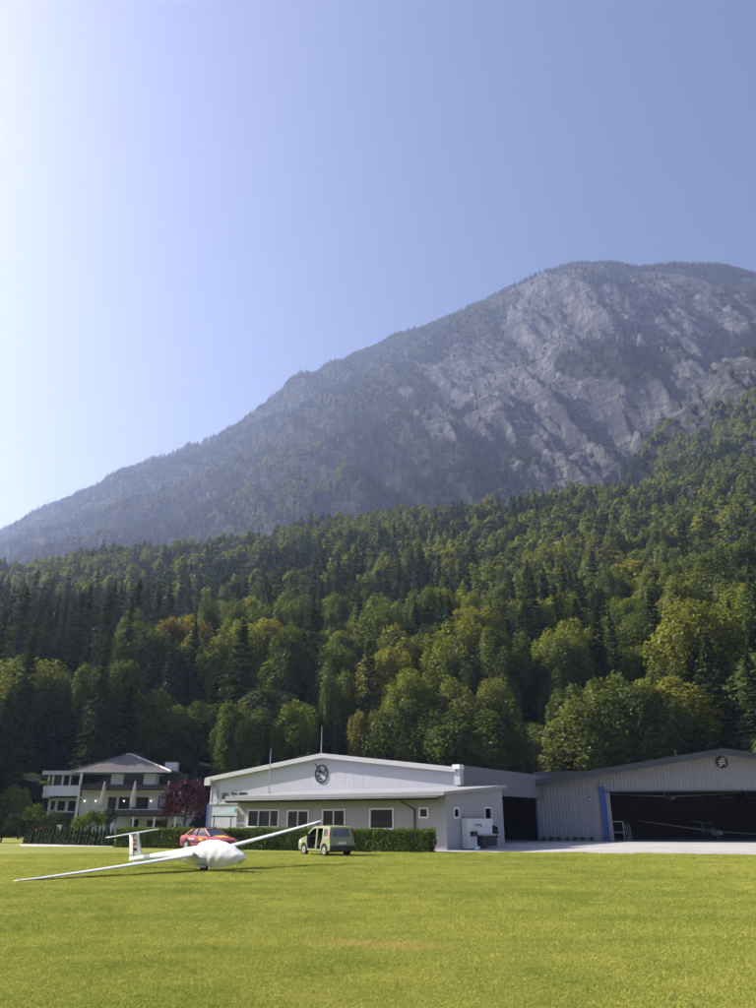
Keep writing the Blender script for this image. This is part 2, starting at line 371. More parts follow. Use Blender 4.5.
# ------------------------------------------------------------------ terrain
def _azh(pts, drop):                        # pixel silhouette + distance -> (azimuth, distance, height)
    out = []
    for x, y, d in pts:
        r = ray(x, y); az = math.atan2(r.x, r.y); h = d * r.z / math.hypot(r.x, r.y) + HC - drop; out.append((az, d, h))
    out.sort(); return np.array(out).T
CREST = _azh([(-420, 640, 720), (-200, 600, 688), (0, 572, 656), (100, 552, 632), (200, 545, 608), (300, 526, 592), (400, 515, 576), (500, 506, 560), (560, 498, 552), (640, 490, 552), (700, 480, 552), (756, 470, 560), (900, 450, 576), (1150, 440, 592)], 15)
RIDGE = _azh([(-500, 690, 3300), (-200, 610, 3150), (0, 531, 2850), (30, 516, 2790), (60, 502, 2730), (100, 485, 2640), (122, 470, 2580), (150, 463, 2535), (200, 450, 2445), (230, 434, 2385), (260, 413, 2325), (300, 381, 2250), (350, 357, 2160), (400, 337, 2085), (450, 316, 2010), (500, 293, 1950), (540, 274, 1905), (580, 263, 1875), (610, 262, 1868), (640, 267, 1868), (680, 264, 1875), (720, 266, 1890), (756, 275, 1905), (900, 300, 1980), (1200, 380, 2175)], 8)
SPUR = _azh([(560, 540, 1008), (605, 500, 1008), (640, 468, 1008), (656, 430, 1018), (668, 398, 1023), (690, 392, 1037), (702, 384, 1045), (716, 362, 1056), (730, 356, 1068), (756, 346, 1079), (850, 320, 1103), (1150, 330, 1150)], 8)
SPURN = _azh([(540, 545, 690), (600, 508, 700), (640, 492, 715), (680, 474, 735), (720, 450, 755), (756, 430, 770), (850, 390, 800), (1150, 350, 850)], 10)
R0 = 116.0; TER = 0.75
def terrain(x, y, detail=True):
    x = np.asarray(x, float); y = np.asarray(y, float)
    az = np.arctan2(x, y); r = np.hypot(x, y)
    D1, H1 = np.interp(az, CREST[0], CREST[1]), np.interp(az, CREST[0], CREST[2])
    D2, H2 = np.interp(az, RIDGE[0], RIDGE[1]), np.interp(az, RIDGE[0], RIDGE[2])
    def spur(T, start, back):
        Ds, Hs = np.interp(az, T[0], T[1]), np.interp(az, T[0], T[2]); Hs = np.where(az < T[0][0], -99, Hs)
        ts = np.clip((r - D1 - start) / np.maximum(Ds - D1 - start, 40), 0, 1)
        zz = H1 - 6 + (Hs - H1 + 6) * ts - np.clip(r - Ds, 0, 500) * back
        return np.where((r < D1 + start) | (Hs < H1), -50, zz), Ds
    zn, Dn = spur(SPURN, -10, 0.7); zs, Ds = spur(SPUR, 120, 0.9)
    s = (r - R0) / (D1 - R0); sc = np.clip(s, 0, 1)
    zf = H1 * (0.8 * sc + 0.2 * sc * sc) - np.clip(r - D1 - 15, 0, 200) * 0.22 - np.clip(R0 - r, 0, 40) * 0.15
    a = az * 1900.0; P = np.stack([x, y, 0 * x], 1)
    zf = zf + np.clip(sc * 6, 0, 1) * np.where(s < 1, 1, 0.4) * (9 * fbm(P / 90, 3, 5) + 2.5 * fbm(P / 25, 2, 9))
    tm = (r - D1 - 300) / np.maximum(D2 - D1 - 300, 50); tc = np.clip(tm, 0, 1)
    zm = H1 - 40 + (H2 - H1 + 40) * np.clip(tc + TER * np.sin(2 * math.pi * (4.6 * tc + 0.9 * fbm(np.stack([a / 450, r / 600, 0 * r], 1), 3, 91))) / (2 * math.pi * 4.6) * np.clip((1 - tc) * 8, 0, 1), 0, 1) - np.clip(r - D2, 0, 900) * 0.55
    zm = np.where(tm < 0, -50, zm)
    z = np.maximum(np.maximum(np.maximum(zf, zm), zs), zn)
    if detail:
        w = np.maximum(sst(0, 0.12, tm), np.where(np.maximum(zs, zn) > zf, sst(D1, D1 + 120, r), 0)); w = np.where(zs > zm, w * 0.6, w); w = np.where((zn > zm) & (zn > zs), w * 0.3, w); top = np.where(zs > zm, np.clip((Ds - r) / 120, 0.12, 1), np.clip((D2 - r) / 180, 0.08, 1))
        top = np.where((zs <= zm) & (r > D2), 0.1, top)
        q = a + 0.55 * zm
        w1 = np.stack([q / 320, zm / 780, r * 0 + 3], 1); w2 = np.stack([q / 105, zm / 255, r * 0 + 7], 1); w3 = np.stack([q / 38, zm / 80, r / 140], 1); w4 = np.stack([q / 13, zm / 24, r / 50], 1)
        lam = np.interp(az, [R(-20), R(6), R(14)], [0.55, 0.8, 1.0])
        z = z + w * top * lam * (62 * ridged(w1, 2, 21) + 36 * ridged(w2, 3, 31) + 18 * ridged(w3, 3, 41) + 14.0 * fbm(w4, 3, 51))
        st = 26.0; ph = (z + 0.32 * a + 34 * fbm(np.stack([a / 160, z / 200, r / 300], 1), 3, 71)) / st
        z = z + w * top * lam * st / 6.283 * 0.85 * np.sin(6.283 * ph) * (0.4 + 0.6 * sst(-0.2, 0.3, fbm(np.stack([a / 120, z / 120, r / 200], 1), 2, 73)))
    return z
def rockness(x, y, z):
    px, py = proj(np.stack([x, y, z], 1)); r = np.hypot(x, y)
    v = np.full(len(px), -0.66)
    v = v + 0.20 * sst(250, 420, px)
    for cx, cy_, rx, ry, wt in [(556, 300, 40, 34, 1.0), (640, 305, 95, 38, 0.95), (715, 320, 60, 40, 0.8), (490, 350, 60, 40, 0.75), (600, 415, 80, 55, 0.95), (520, 410, 60, 45, 0.6), (575, 470, 75, 36, 1.0), (440, 375, 55, 40, 0.35), (455, 425, 45, 25, 0.5),
                                (340, 368, 60, 20, 0.3), (684, 410, 26, 30, 1.9), (724, 378, 42, 20, 1.8), (752, 462, 20, 20, 2.6), (655, 380, 30, 25, 0.2), (200, 470, 120, 30, -0.1),
                                (625, 366, 75, 11, -0.9), (470, 478, 75, 34, -0.7), (420, 330, 90, 18, -0.5), (560, 262, 200, 9, -0.7), (665, 440, 16, 50, -0.5), (740, 345, 40, 12, -1.2), (575, 350, 50, 12, -0.25), (700, 460, 60, 26, -0.9)]:
        v = v + wt * np.exp(-((px - cx) / rx) ** 2 - ((py - cy_) / ry) ** 2)
    az = np.arctan2(x, y); q = az * 1900 + 0.55 * z
    v = v + 0.95 * fbm(np.stack([q / 60, z / 95, r / 200], 1), 5, 77)
    return sst(-0.12, 0.30, v) * sst(600, 640, r)

nr1, nr2 = 130, 430
azs = np.concatenate([np.linspace(R(-50), R(-33), 50)[:-1], np.linspace(R(-33), R(33), 500), np.linspace(R(33), R(50), 50)[1:]]); na_ = len(azs)
tt1 = np.linspace(0, 1, nr1); tt2 = np.linspace(0, 1, nr2)
D1a = np.interp(azs, CREST[0], CREST[1]); D2a = np.interp(azs, RIDGE[0], RIDGE[1])
rr = np.concatenate([R0 - 12 + (D1a[:, None] + 60 - R0 + 12) * tt1[None, :], (D1a[:, None] + 60) + (D2a - D1a - 60)[:, None] * (np.linspace(0, 1.0, nr2 - 30)[1:])[None, :],
                     D2a[:, None] + np.linspace(8, 700, 30)[None, :]], 1)
nrt = rr.shape[1]
X = rr * np.sin(azs)[:, None]; Y = rr * np.cos(azs)[:, None]; xf, yf = X.ravel(), Y.ravel()
zf_ = terrain(xf, yf)
idx = np.arange(na_ * nrt).reshape(na_, nrt)
F = np.stack([idx[:-1, :-1], idx[1:, :-1], idx[1:, 1:], idx[:-1, 1:]], -1).reshape(-1, 4)[:, ::-1]
me = mesh_np('mountain', np.stack([xf, yf, zf_], 1), F, M['mountain'])
ra_ = rockness(xf, yf, zf_)
a_ = me.attributes.new('rock', 'FLOAT', 'POINT'); a_.data.foreach_set('value', ra_.astype(np.float32))
me.polygons.foreach_set('use_smooth', np.ones(len(me.polygons), bool))
tag(link('mountain', me), 'steep wooded mountain with grey limestone cliffs above the valley', 'mountain', kind='structure')

# the ground: one sheet
gs = 4200.0
tag(MB().add([(-gs, -400, 0), (gs, -400, 0), (gs, gs + 300, 0), (-gs, gs + 300, 0)], [(0, 1, 2, 3)]).build('lawn', M['lawn']), 'mown yellow-green airfield lawn', 'lawn', kind='structure')
# paved apron in front of the hangars, with the strip along the clubhouse
apr = []
for (xa, ya), (xb, yb) in (((432, 853.2), (505, 852.6)), ((505, 852.6), (600, 854.4)), ((600, 854.4), (756, 855.8)), ((756, 855.8), (1000, 858.5))):
    pa, pb_ = gnd(xa, ya), gnd(xb, yb)
    for k in range(24): apr.append(pa.lerp(pb_, k / 24) + Vector((0, rnd.uniform(-0.10, 0.10) + 0.12 * math.sin(k * 0.9), 0)))
far = [Vector((75, 70, 0)), Vector((80, 112, 0)), Vector((10, 112, 0)), Vector((3, 62, 0))]
tag(MB().add([(p_.x, p_.y, 0.004) for p_ in apr + far], [tuple(range(len(apr) + 4))]).build('apron', M['concrete']), 'pale concrete apron in front of the hangars', 'apron', kind='structure')
dr = [gnd(22, 846.4), gnd(118, 846.6), gnd(128, 844.6), gnd(18, 844.2)]
tag(MB().add([(p_.x, p_.y, 0.004) for p_ in dr], [(0, 1, 2, 3)]).build('driveway', M['gravel']), 'narrow pale driveway in front of the dark hedge', 'driveway', kind='structure')

# ------------------------------------------------------------------ foliage generators
def unit(n, g):
    v = g.normal(size=(n, 3)); return v / np.linalg.norm(v, axis=1)[:, None]
def quads(P, N, su, sv, g, along=None):
    """one quad per point P, facing N; su, sv half sizes; along = preferred long axis"""
    N = N / np.linalg.norm(N, axis=1)[:, None]
    A = unit(len(P), g) if along is None else along
    U = A - N * np.sum(A * N, 1)[:, None]; U /= np.maximum(np.linalg.norm(U, axis=1), 1e-6)[:, None]
    W = np.cross(N, U); U = U * su[:, None]; W = W * sv[:, None]
    V = np.stack([P - U, P + W * 0.9 - U * 0.15, P + U, P - W * 0.9 - U * 0.15], 1).reshape(-1, 3)
    return V, np.arange(len(V)).reshape(-1, 4)
def broad_crown(seed, n, size, lobes=60, flat=0.42, low=0.16, mat=None, spread=0.9):
    """unit crown: height 1, radius 1 (scaled per tree)"""
    g = np.random.default_rng(seed)
    d = unit(lobes, g); d[:, 2] = np.where(d[:, 2] < -0.35, -d[:, 2] * 0.4, d[:, 2])
    prof = g.uniform(0.45, 1.0, lobes) ** 0.6
    cz = low + (1 - low) * 0.5; hz = (1 - low) * 0.5
    Lc = np.stack([d[:, 0] * prof * 0.80, d[:, 1] * prof * 0.80, cz + d[:, 2] * prof * hz * 0.84], 1)
    Lc[:, :2] *= (1 + 0.22 * np.sin(np.arctan2(Lc[:, 1], Lc[:, 0]) * 3 + seed))[:, None]
    Lr = g.uniform(0.16, 0.34, lobes); lt = g.uniform(0, 1, lobes)
    w = Lr ** 2; k = g.choice(lobes, n, p=w / w.sum())
    dd = unit(n, g); out = d[k]; dd = dd + out * 0.55; dd[:, 2] += 0.15; dd /= np.linalg.norm(dd, axis=1)[:, None]
    rad = Lr[k] * g.uniform(0.55, 1.12, n)
    P = Lc[k] + dd * rad[:, None] * np.array([1, 1, 0.62])
    return P, dd, lt[k] * 0.6 + g.uniform(0, 0.4, n), Lc
def make_broad(name, seed, h, rad, n, leaf, mat, low=0.16, lobes=60, bark='bark', trunk=True):
    g = np.random.default_rng(seed + 500)
    P, dd, tint, Lc = broad_crown(seed, n, leaf, lobes, low=low)
    S = np.array([rad, rad, h]); P = P * S
    N = dd + unit(n, g) * 0.75
    s = leaf * g.uniform(0.6, 1.35, n)
    V, F = quads(P, N, s, s * 0.72, g)
    crown = mesh_np(name + '_crown', V, F, M[mat], np.repeat(tint, 4))
    if not trunk: return crown, None
    mb = MB(); r = 0.017 * h + 0.05
    mb.tube([(0, 0, -0.8), (0.05 * rad, 0, h * 0.3), (0, 0.04 * rad, h * 0.6), (0.02, 0, h * 0.86)], [r * 1.2, r, r * 0.62, r * 0.2], 7)
    for j in range(9):
        c = Lc[j * 5 % len(Lc)] * S; z0 = h * (0.22 + 0.05 * j)
        mb.tube([(0, 0, min(z0, c[2] * 0.8)), (c[0] * 0.5, c[1] * 0.5, (z0 + c[2]) * 0.5), tuple(c)], [r * 0.45, r * 0.3, r * 0.1], 5)
    me_ = bpy.data.meshes.new(name + '_trunk'); me_.from_pydata(mb.v, [], mb.f); me_.materials.append(M[bark]); return crown, me_
def make_spruce(name, seed, h, rad, whorls, per, qn, leaf, mat='spruce', base=0.10, trunk=True, bark='bark', droop=0.35):
    g = np.random.default_rng(seed + 900); Ps = []; Ns = []; As = []; Ts = []; Ss = []
    for wi in range(whorls):
        f = (wi + g.uniform(-0.3, 0.3)) / whorls; f = min(max(f, 0), 1); z = h * (base + (1 - base) * f)
        L0 = rad * (1 - f) ** 0.8 * (0.35 + 0.65 * min(1, f * 6 + 0.4)) + 0.12
        for b_ in range(per):
            az = g.uniform(0, 2 * math.pi); L = L0 * g.uniform(0.6, 1.12); q = max(2, int(qn * (0.35 + 0.65 * L / rad)))
            tq = (np.arange(q) + g.uniform(0.2, 0.9, q)) / q
            dirv = np.array([math.cos(az), math.sin(az), 0]); side = np.array([-math.sin(az), math.cos(az), 0])
            rr_ = tq * L; zz = z + rr_ * (0.10 if f > 0.7 else -droop) + 0.18 * L * tq ** 2
            wob = g.normal(size=q) * 0.10 * L * tq
            Ps.append(rr_[:, None] * dirv + side * wob[:, None] + np.stack([0 * zz, 0 * zz, zz], 1))
            nn = np.array([0, 0, 1.0]) + g.normal(size=(q, 3)) * 0.55 + dirv * 0.3
            Ns.append(nn); As.append(np.repeat((dirv + np.array([0, 0, -droop * 1.1]))[None], q, 0) + side * g.normal(size=(q, 1)) * 0.5)
            Ts.append(np.full(q, g.uniform(0, 1)) * 0.5 + g.uniform(0, 0.5, q)); Ss.append(leaf * g.uniform(0.7, 1.3, q) * (0.55 + 0.45 * L / rad))
    k = max(3, whorls // 6)
    Ps.append(np.stack([np.zeros(k), np.zeros(k), h * np.linspace(0.96, 1.02, k)], 1)); Ns.append(unit(k, g) * np.array([1, 1, 0.1])); As.append(np.tile([0, 0, 1.0], (k, 1))); Ts.append(np.full(k, 0.5)); Ss.append(np.full(k, leaf * 0.7))
    P, N, A, T, S_ = (np.concatenate(q_) for q_ in (Ps, Ns, As, Ts, Ss))
    V, F = quads(P, N, S_, S_ * 0.42, g, A)
    crown = mesh_np(name + '_crown', V, F, M[mat], np.repeat(T, 4))
    if not trunk: return crown, None
    mb = MB().tube([(0, 0, -0.8), (0, 0, h * 0.5), (0, 0, h * 0.98)], [0.012 * h + 0.06, 0.009 * h + 0.02, 0.02], 7)
    me_ = bpy.data.meshes.new(name + '_trunk'); me_.from_pydata(mb.v, [], mb.f); me_.materials.append(M[bark]); return crown, me_

# near tree models (height in metres is the model's; each tree scales it)
NEAR = {'spruce': [make_spruce('spruce%d' % k, k, 22, r_, 52, 11, 15, 0.42) for k, r_ in enumerate((3.0, 3.5, 2.6, 3.2))],
        'bare_spruce': [make_spruce('tall_spruce', 31, 22, 2.6, 34, 10, 14, 0.42, base=0.42, bark='pale_bark')],
        'broad': [make_broad('broad%d' % k, 40 + k, 17, r_, 17000, 0.19, 'broad', lobes=l_) for k, (r_, l_) in enumerate(((4.6, 70), (5.2, 85), (4.0, 55), (4.8, 60)))],
        'lime': [make_broad('lime%d' % k, 60 + k, 17, r_, 17000, 0.19, 'lime', lobes=l_) for k, (r_, l_) in enumerate(((4.8, 80), (4.4, 65)))],
        'autumn': [make_broad('autumn', 71, 14, 3.4, 11000, 0.18, 'autumn', lobes=50)],
        'grey': [make_broad('grey%d' % k, 81 + k, 16, 4.0, 12000, 0.18, 'greyleaf', lobes=50) for k in range(2)]}
HGT = {'spruce': 22, 'bare_spruce': 22, 'broad': 17, 'lime': 17, 'autumn': 14, 'grey': 16}
RAD = {'spruce': 3.1, 'bare_spruce': 2.6, 'broad': 4.7, 'lime': 4.6, 'autumn': 3.4, 'grey': 4.0}
NAME = {'spruce': 'spruce_tree', 'bare_spruce': 'spruce_tree', 'broad': 'broadleaf_tree', 'lime': 'broadleaf_tree', 'autumn': 'broadleaf_tree', 'grey': 'broadleaf_tree'}
CAT = {'spruce': 'spruce', 'bare_spruce': 'spruce', 'broad': 'tree', 'lime': 'tree', 'autumn': 'tree', 'grey': 'tree'}
_cnt = {}
def plant(kind, x, y, z, h, rad, label, group=None):
    k = _cnt.get(kind, 0); _cnt[kind] = k + 1
    crown, trunk = NEAR[kind][k % len(NEAR[kind])]
    o = thing(NAME[kind], label, CAT[kind], (x, y, z), rnd.uniform(0, 6.28), group)
    sh = h / HGT[kind]; sr = rad / RAD[kind]; o.scale = (sr, sr, sh)
    link('crown', crown, o); link('trunk', trunk, o); return o

# the trees at the wood's edge one can pick out: pixel of the top, width in pixels, distance, kind, label
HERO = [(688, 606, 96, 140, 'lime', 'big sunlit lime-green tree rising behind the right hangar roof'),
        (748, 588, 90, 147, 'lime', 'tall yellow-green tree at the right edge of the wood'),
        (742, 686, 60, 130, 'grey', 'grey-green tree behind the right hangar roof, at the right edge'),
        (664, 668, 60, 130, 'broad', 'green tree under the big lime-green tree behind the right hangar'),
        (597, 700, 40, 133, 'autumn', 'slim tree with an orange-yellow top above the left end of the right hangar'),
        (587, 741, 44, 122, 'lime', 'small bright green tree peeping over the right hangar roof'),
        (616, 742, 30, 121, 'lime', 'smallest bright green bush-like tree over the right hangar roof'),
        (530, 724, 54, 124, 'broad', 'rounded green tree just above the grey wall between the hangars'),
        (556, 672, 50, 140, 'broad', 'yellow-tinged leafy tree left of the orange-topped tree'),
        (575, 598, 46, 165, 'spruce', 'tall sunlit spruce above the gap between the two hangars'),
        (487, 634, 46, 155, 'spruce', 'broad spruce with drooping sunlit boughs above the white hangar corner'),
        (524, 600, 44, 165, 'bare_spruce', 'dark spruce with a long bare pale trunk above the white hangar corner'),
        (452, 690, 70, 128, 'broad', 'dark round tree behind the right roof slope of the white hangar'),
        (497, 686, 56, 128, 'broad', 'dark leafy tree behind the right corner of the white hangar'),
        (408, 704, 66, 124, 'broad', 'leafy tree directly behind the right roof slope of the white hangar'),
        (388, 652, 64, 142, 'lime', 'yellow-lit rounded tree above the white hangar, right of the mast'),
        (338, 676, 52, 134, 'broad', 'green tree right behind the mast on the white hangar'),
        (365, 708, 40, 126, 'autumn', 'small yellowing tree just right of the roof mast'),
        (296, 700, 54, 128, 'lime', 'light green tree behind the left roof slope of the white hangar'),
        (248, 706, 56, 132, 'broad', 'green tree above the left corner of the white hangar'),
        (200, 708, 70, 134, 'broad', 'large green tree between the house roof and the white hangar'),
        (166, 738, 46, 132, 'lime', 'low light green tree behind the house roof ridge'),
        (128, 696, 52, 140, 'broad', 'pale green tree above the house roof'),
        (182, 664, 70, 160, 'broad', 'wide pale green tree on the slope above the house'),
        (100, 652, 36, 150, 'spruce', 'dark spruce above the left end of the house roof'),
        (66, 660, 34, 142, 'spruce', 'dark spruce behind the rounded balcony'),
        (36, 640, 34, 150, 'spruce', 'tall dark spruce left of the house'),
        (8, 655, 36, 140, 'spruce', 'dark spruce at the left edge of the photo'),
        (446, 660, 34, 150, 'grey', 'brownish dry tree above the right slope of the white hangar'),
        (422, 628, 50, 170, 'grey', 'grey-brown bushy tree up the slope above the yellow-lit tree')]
taken = []; nsingle = 0
for x, y, w, d, kind, lab in HERO:
    P_ = at(x, y, d); z0 = float(terrain([P_.x], [P_.y])[0]); h = P_.z - z0
    plant(kind, P_.x, P_.y, z0, h, w * 0.5 * d / 822 * 1.08, lab); taken.append((P_.x, P_.y, w * d / 822 * 0.35)); nsingle += 1
taken = np.array(taken)

# every other tree of the slope on a jittered grid
gx = np.arange(-470, 470, 7.7); gy = np.arange(60, 700, 7.7)
GX, GY = np.meshgrid(gx, gy); GX = GX.ravel() + rng.uniform(-3.4, 3.4, GX.size); GY = GY.ravel() + rng.uniform(-3.4, 3.4, GY.size)
raz = np.arctan2(GX, GY); rrad = np.hypot(GX, GY)
D1g = np.interp(raz, CREST[0], CREST[1])
ok = (np.abs(raz) < R(46)) & (rrad > R0 + 5 + 4 * np.sin(raz * 40)) & (rrad < D1g + 45)
ok &= ~((rrad > 320) & (np.abs(raz) > R(38)))
for tx, ty, tr in taken: ok &= np.hypot(GX - tx, GY - ty) > tr + 1.2
GX, GY, raz, rrad = GX[ok], GY[ok], raz[ok], rrad[ok]
GZ = terrain(GX, GY) - 0.3
PX, PY = proj(np.stack([GX, GY, GZ], 1))
mixn = fbm(np.stack([GX / 70, GY / 70, 0 * GX], 1), 3, 13) + 0.35 * fbm(np.stack([GX / 14, GY / 14, 0 * GX], 1), 2, 15) * 2
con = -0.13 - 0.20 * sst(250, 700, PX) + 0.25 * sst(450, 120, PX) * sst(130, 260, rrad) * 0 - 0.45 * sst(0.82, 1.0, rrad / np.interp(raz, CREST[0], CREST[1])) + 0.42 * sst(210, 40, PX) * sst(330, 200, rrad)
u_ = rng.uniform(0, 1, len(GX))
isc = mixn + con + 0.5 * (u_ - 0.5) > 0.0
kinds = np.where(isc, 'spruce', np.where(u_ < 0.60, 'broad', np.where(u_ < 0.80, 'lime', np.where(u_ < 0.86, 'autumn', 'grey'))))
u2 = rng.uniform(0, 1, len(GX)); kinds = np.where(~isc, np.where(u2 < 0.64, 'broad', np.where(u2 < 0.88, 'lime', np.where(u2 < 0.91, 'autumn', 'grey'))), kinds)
HH = np.where(isc, rng.uniform(15, 31, len(GX)), rng.uniform(12, 24, len(GX)))
WW = np.where(isc, rng.uniform(3.2, 5.2, len(GX)), rng.uniform(4.2, 8.6, len(GX)))
edge = sst(R0 + 30, R0, rrad); HH = HH * (1 - 0.25 * edge)
inview = (PX > -30) & (PX < 786) & (PY > 480)
order = np.argsort(rrad + np.where(inview, 0, 1e6))
single = np.zeros(len(GX), bool); single[order[:300 - nsingle]] = True
def whereabouts(px):
    return ('at the left edge of the photo' if px < 40 else 'behind the house' if px < 190 else 'above the white hangar left of its mast' if px < 320 else
            'above the white hangar right of its mast' if px < 460 else 'above the gap between the hangars' if px < 600 else 'above the right hangar roof')
LOOK = {'spruce': 'dark spruce', 'broad': 'green leafy tree', 'lime': 'light green leafy tree', 'autumn': 'yellowing leafy tree', 'grey': 'grey-brown leafy tree'}
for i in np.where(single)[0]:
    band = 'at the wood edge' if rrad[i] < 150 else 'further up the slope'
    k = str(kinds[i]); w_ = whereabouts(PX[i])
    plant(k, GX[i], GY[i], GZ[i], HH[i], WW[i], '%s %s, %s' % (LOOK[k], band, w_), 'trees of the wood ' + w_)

# prototypes for the masses of trees (kept out of the scene, instanced by geometry nodes)
def proto_collection(name, meshes):
    col = bpy.data.collections.new(name)
    for k, me_ in enumerate(meshes):
        col.objects.link(bpy.data.objects.new('%s_%02d' % (name, k), me_))
    return col
def scatter(name, pts, rot, scl, pick, col, label, cat):
    me_ = bpy.data.meshes.new(name); n = len(pts)
    me_.vertices.add(n); me_.vertices.foreach_set('co', np.asarray(pts, np.float32).ravel())
    for nm, ty, key, arr in (('rot', 'FLOAT_VECTOR', 'vector', rot), ('scl', 'FLOAT_VECTOR', 'vector', scl)):
        a = me_.attributes.new(nm, ty, 'POINT'); a.data.foreach_set(key, np.asarray(arr, np.float32).ravel())
    a = me_.attributes.new('pick', 'INT', 'POINT'); a.data.foreach_set('value', np.asarray(pick, np.int32))
    o = link(name, me_); ng = bpy.data.node_groups.new(name, 'GeometryNodeTree')
    ng.interface.new_socket('Geometry', in_out='INPUT', socket_type='NodeSocketGeometry'); ng.interface.new_socket('Geometry', in_out='OUTPUT', socket_type='NodeSocketGeometry')
    gi = ng.nodes.new('NodeGroupInput'); go = ng.nodes.new('NodeGroupOutput'); ip = ng.nodes.new('GeometryNodeInstanceOnPoints')
    ci = ng.nodes.new('GeometryNodeCollectionInfo'); ci.inputs['Collection'].default_value = col; ci.inputs['Separate Children'].default_value = True; ci.inputs['Reset Children'].default_value = True
    def na(nm, dt):
        q = ng.nodes.new('GeometryNodeInputNamedAttribute'); q.data_type = dt; q.inputs[0].default_value = nm; return [s for s in q.outputs if s.enabled][0]
    er = ng.nodes.new('FunctionNodeEulerToRotation'); L = ng.links.new
    L(na('rot', 'FLOAT_VECTOR'), er.inputs[0]); L(er.outputs[0], ip.inputs['Rotation']); L(na('scl', 'FLOAT_VECTOR'), ip.inputs['Scale']); L(na('pick', 'INT'), ip.inputs['Instance Index'])
    ip.inputs['Pick Instance'].default_value = True
    L(gi.outputs[0], ip.inputs['Points']); L(ci.outputs[0], ip.inputs['Instance']); L(ip.outputs[0], go.inputs[0])
    md = o.modifiers.new('scatter', 'NODES'); md.node_group = ng
    return tag(o, label, cat, kind='stuff')
order_k = ['spruce', 'broad', 'lime', 'autumn', 'grey']
protos = []; where = {}
for lod, (nq, lf, wh, per, qn, sl) in enumerate(((4200, 0.36, 30, 9, 10, 0.66), (1500, 0.60, 20, 8, 7, 0.95))):
    for k in order_k:
        for v in range(3 if k in ('spruce', 'broad') else 2):
            if k == 'spruce': m_, _t = make_spruce('far_spruce', 100 + 10 * lod + v, 22, (3.0, 2.6, 3.4)[v], wh, per, qn, sl, trunk=False)
            else: m_, _t = make_broad('far_' + k, 130 + 10 * lod + v + len(k), HGT[k], RAD[k], nq, lf, {'grey': 'greyleaf'}.get(k, k), lobes=40 if lod == 0 else 28, trunk=False, low=0.08)
            where.setdefault((lod, k), []).append(len(protos)); protos.append(m_)
colA = proto_collection('forest_tree', protos)
mass = ~single
lod = (rrad > 340).astype(int)
pick = np.array([rnd.choice(where[(int(l), str(k))]) for l, k in zip(lod, kinds)])
hh0 = np.array([HGT[str(k)] for k in kinds]); rd0 = np.array([RAD[str(k)] for k in kinds])
scl = np.stack([WW / rd0, WW / rd0, HH / hh0], 1) * np.array([1.08, 1.08, 1.0])
rot = np.stack([0 * GX, 0 * GX, rng.uniform(0, 6.28, len(GX))], 1)
scatter('forest', np.stack([GX, GY, GZ], 1)[mass], rot[mass], scl[mass], pick[mass], colA, 'mixed wood of spruces and leafy trees covering the hillside', 'forest')

# woods on the mountain
n = 105000
raz = rng.uniform(R(-40), R(40), n); f_ = rng.uniform(0, 1, n)
d1 = np.interp(raz, CREST[0], CREST[1]) + np.where(raz > SPURN[0][0], 30, 300); d2 = np.interp(raz, RIDGE[0], RIDGE[1]) + 12
rr_ = d1 + (d2 - d1) * f_; keep = rng.uniform(0, 1, n) < np.where((raz > SPURN[0][0]) & (rr_ < 900), 0.75, rr_ / 2600); raz, rr_ = raz[keep], rr_[keep]
nr = 1900; rz2 = rng.uniform(R(-34), R(34), nr); raz = np.concatenate([raz, rz2]); rr_ = np.concatenate([rr_, np.interp(rz2, RIDGE[0], RIDGE[1]) + rng.uniform(-18, 4, nr)])
mx_, my_ = rr_ * np.sin(raz), rr_ * np.cos(raz); mz_ = terrain(mx_, my_); rk = rockness(mx_, my_, mz_)
isridge = np.arange(len(mx_)) >= len(mx_) - nr
keep = rng.uniform(0, 1, len(mx_)) < np.clip(1.05 - 1.35 * rk, 0.035, 1)
keep |= isridge & (rng.uniform(0, 1, len(mx_)) < 0.5)
mx_, my_, mz_, isridge, rr_ = (q[keep] for q in (mx_, my_, mz_, isridge, rr_))
pr2 = [make_spruce('mountain_spruce', 200 + v, 14, (2.3, 2.6, 2.0, 2.4)[v], 9, 6, 3, 1.5, trunk=False) [0] for v in range(4)] + [make_broad('mountain_broad', 220 + v, 11, 3.6, 260, 1.0, ('broad', 'lime')[v], lobes=16, trunk=False, low=0.05)[0] for v in range(2)]
colB = proto_collection('mountain_tree', pr2)
bl = fbm(np.stack([mx_ / 120, my_ / 120, mz_ / 120], 1), 3, 61) + 0.28 * sst(1200, 800, rr_) + rng.uniform(-0.2, 0.2, len(mx_)) > 0.28
pk = np.where(bl & ~isridge, rng.integers(4, 6, len(mx_)), rng.integers(0, 4, len(mx_)))
s_ = rng.uniform(0.8, 1.45, len(mx_)); s_ = np.where(isridge, s_ * 1.15, s_)
scatter('mountain_forest', np.stack([mx_, my_, mz_ - 0.8], 1), np.stack([0 * s_, 0 * s_, rng.uniform(0, 6.28, len(s_))], 1), np.stack([s_ * 1.05, s_ * 1.05, s_], 1), pk, colB, 'distant spruce woods clinging to the ledges and flanks of the mountain', 'forest')

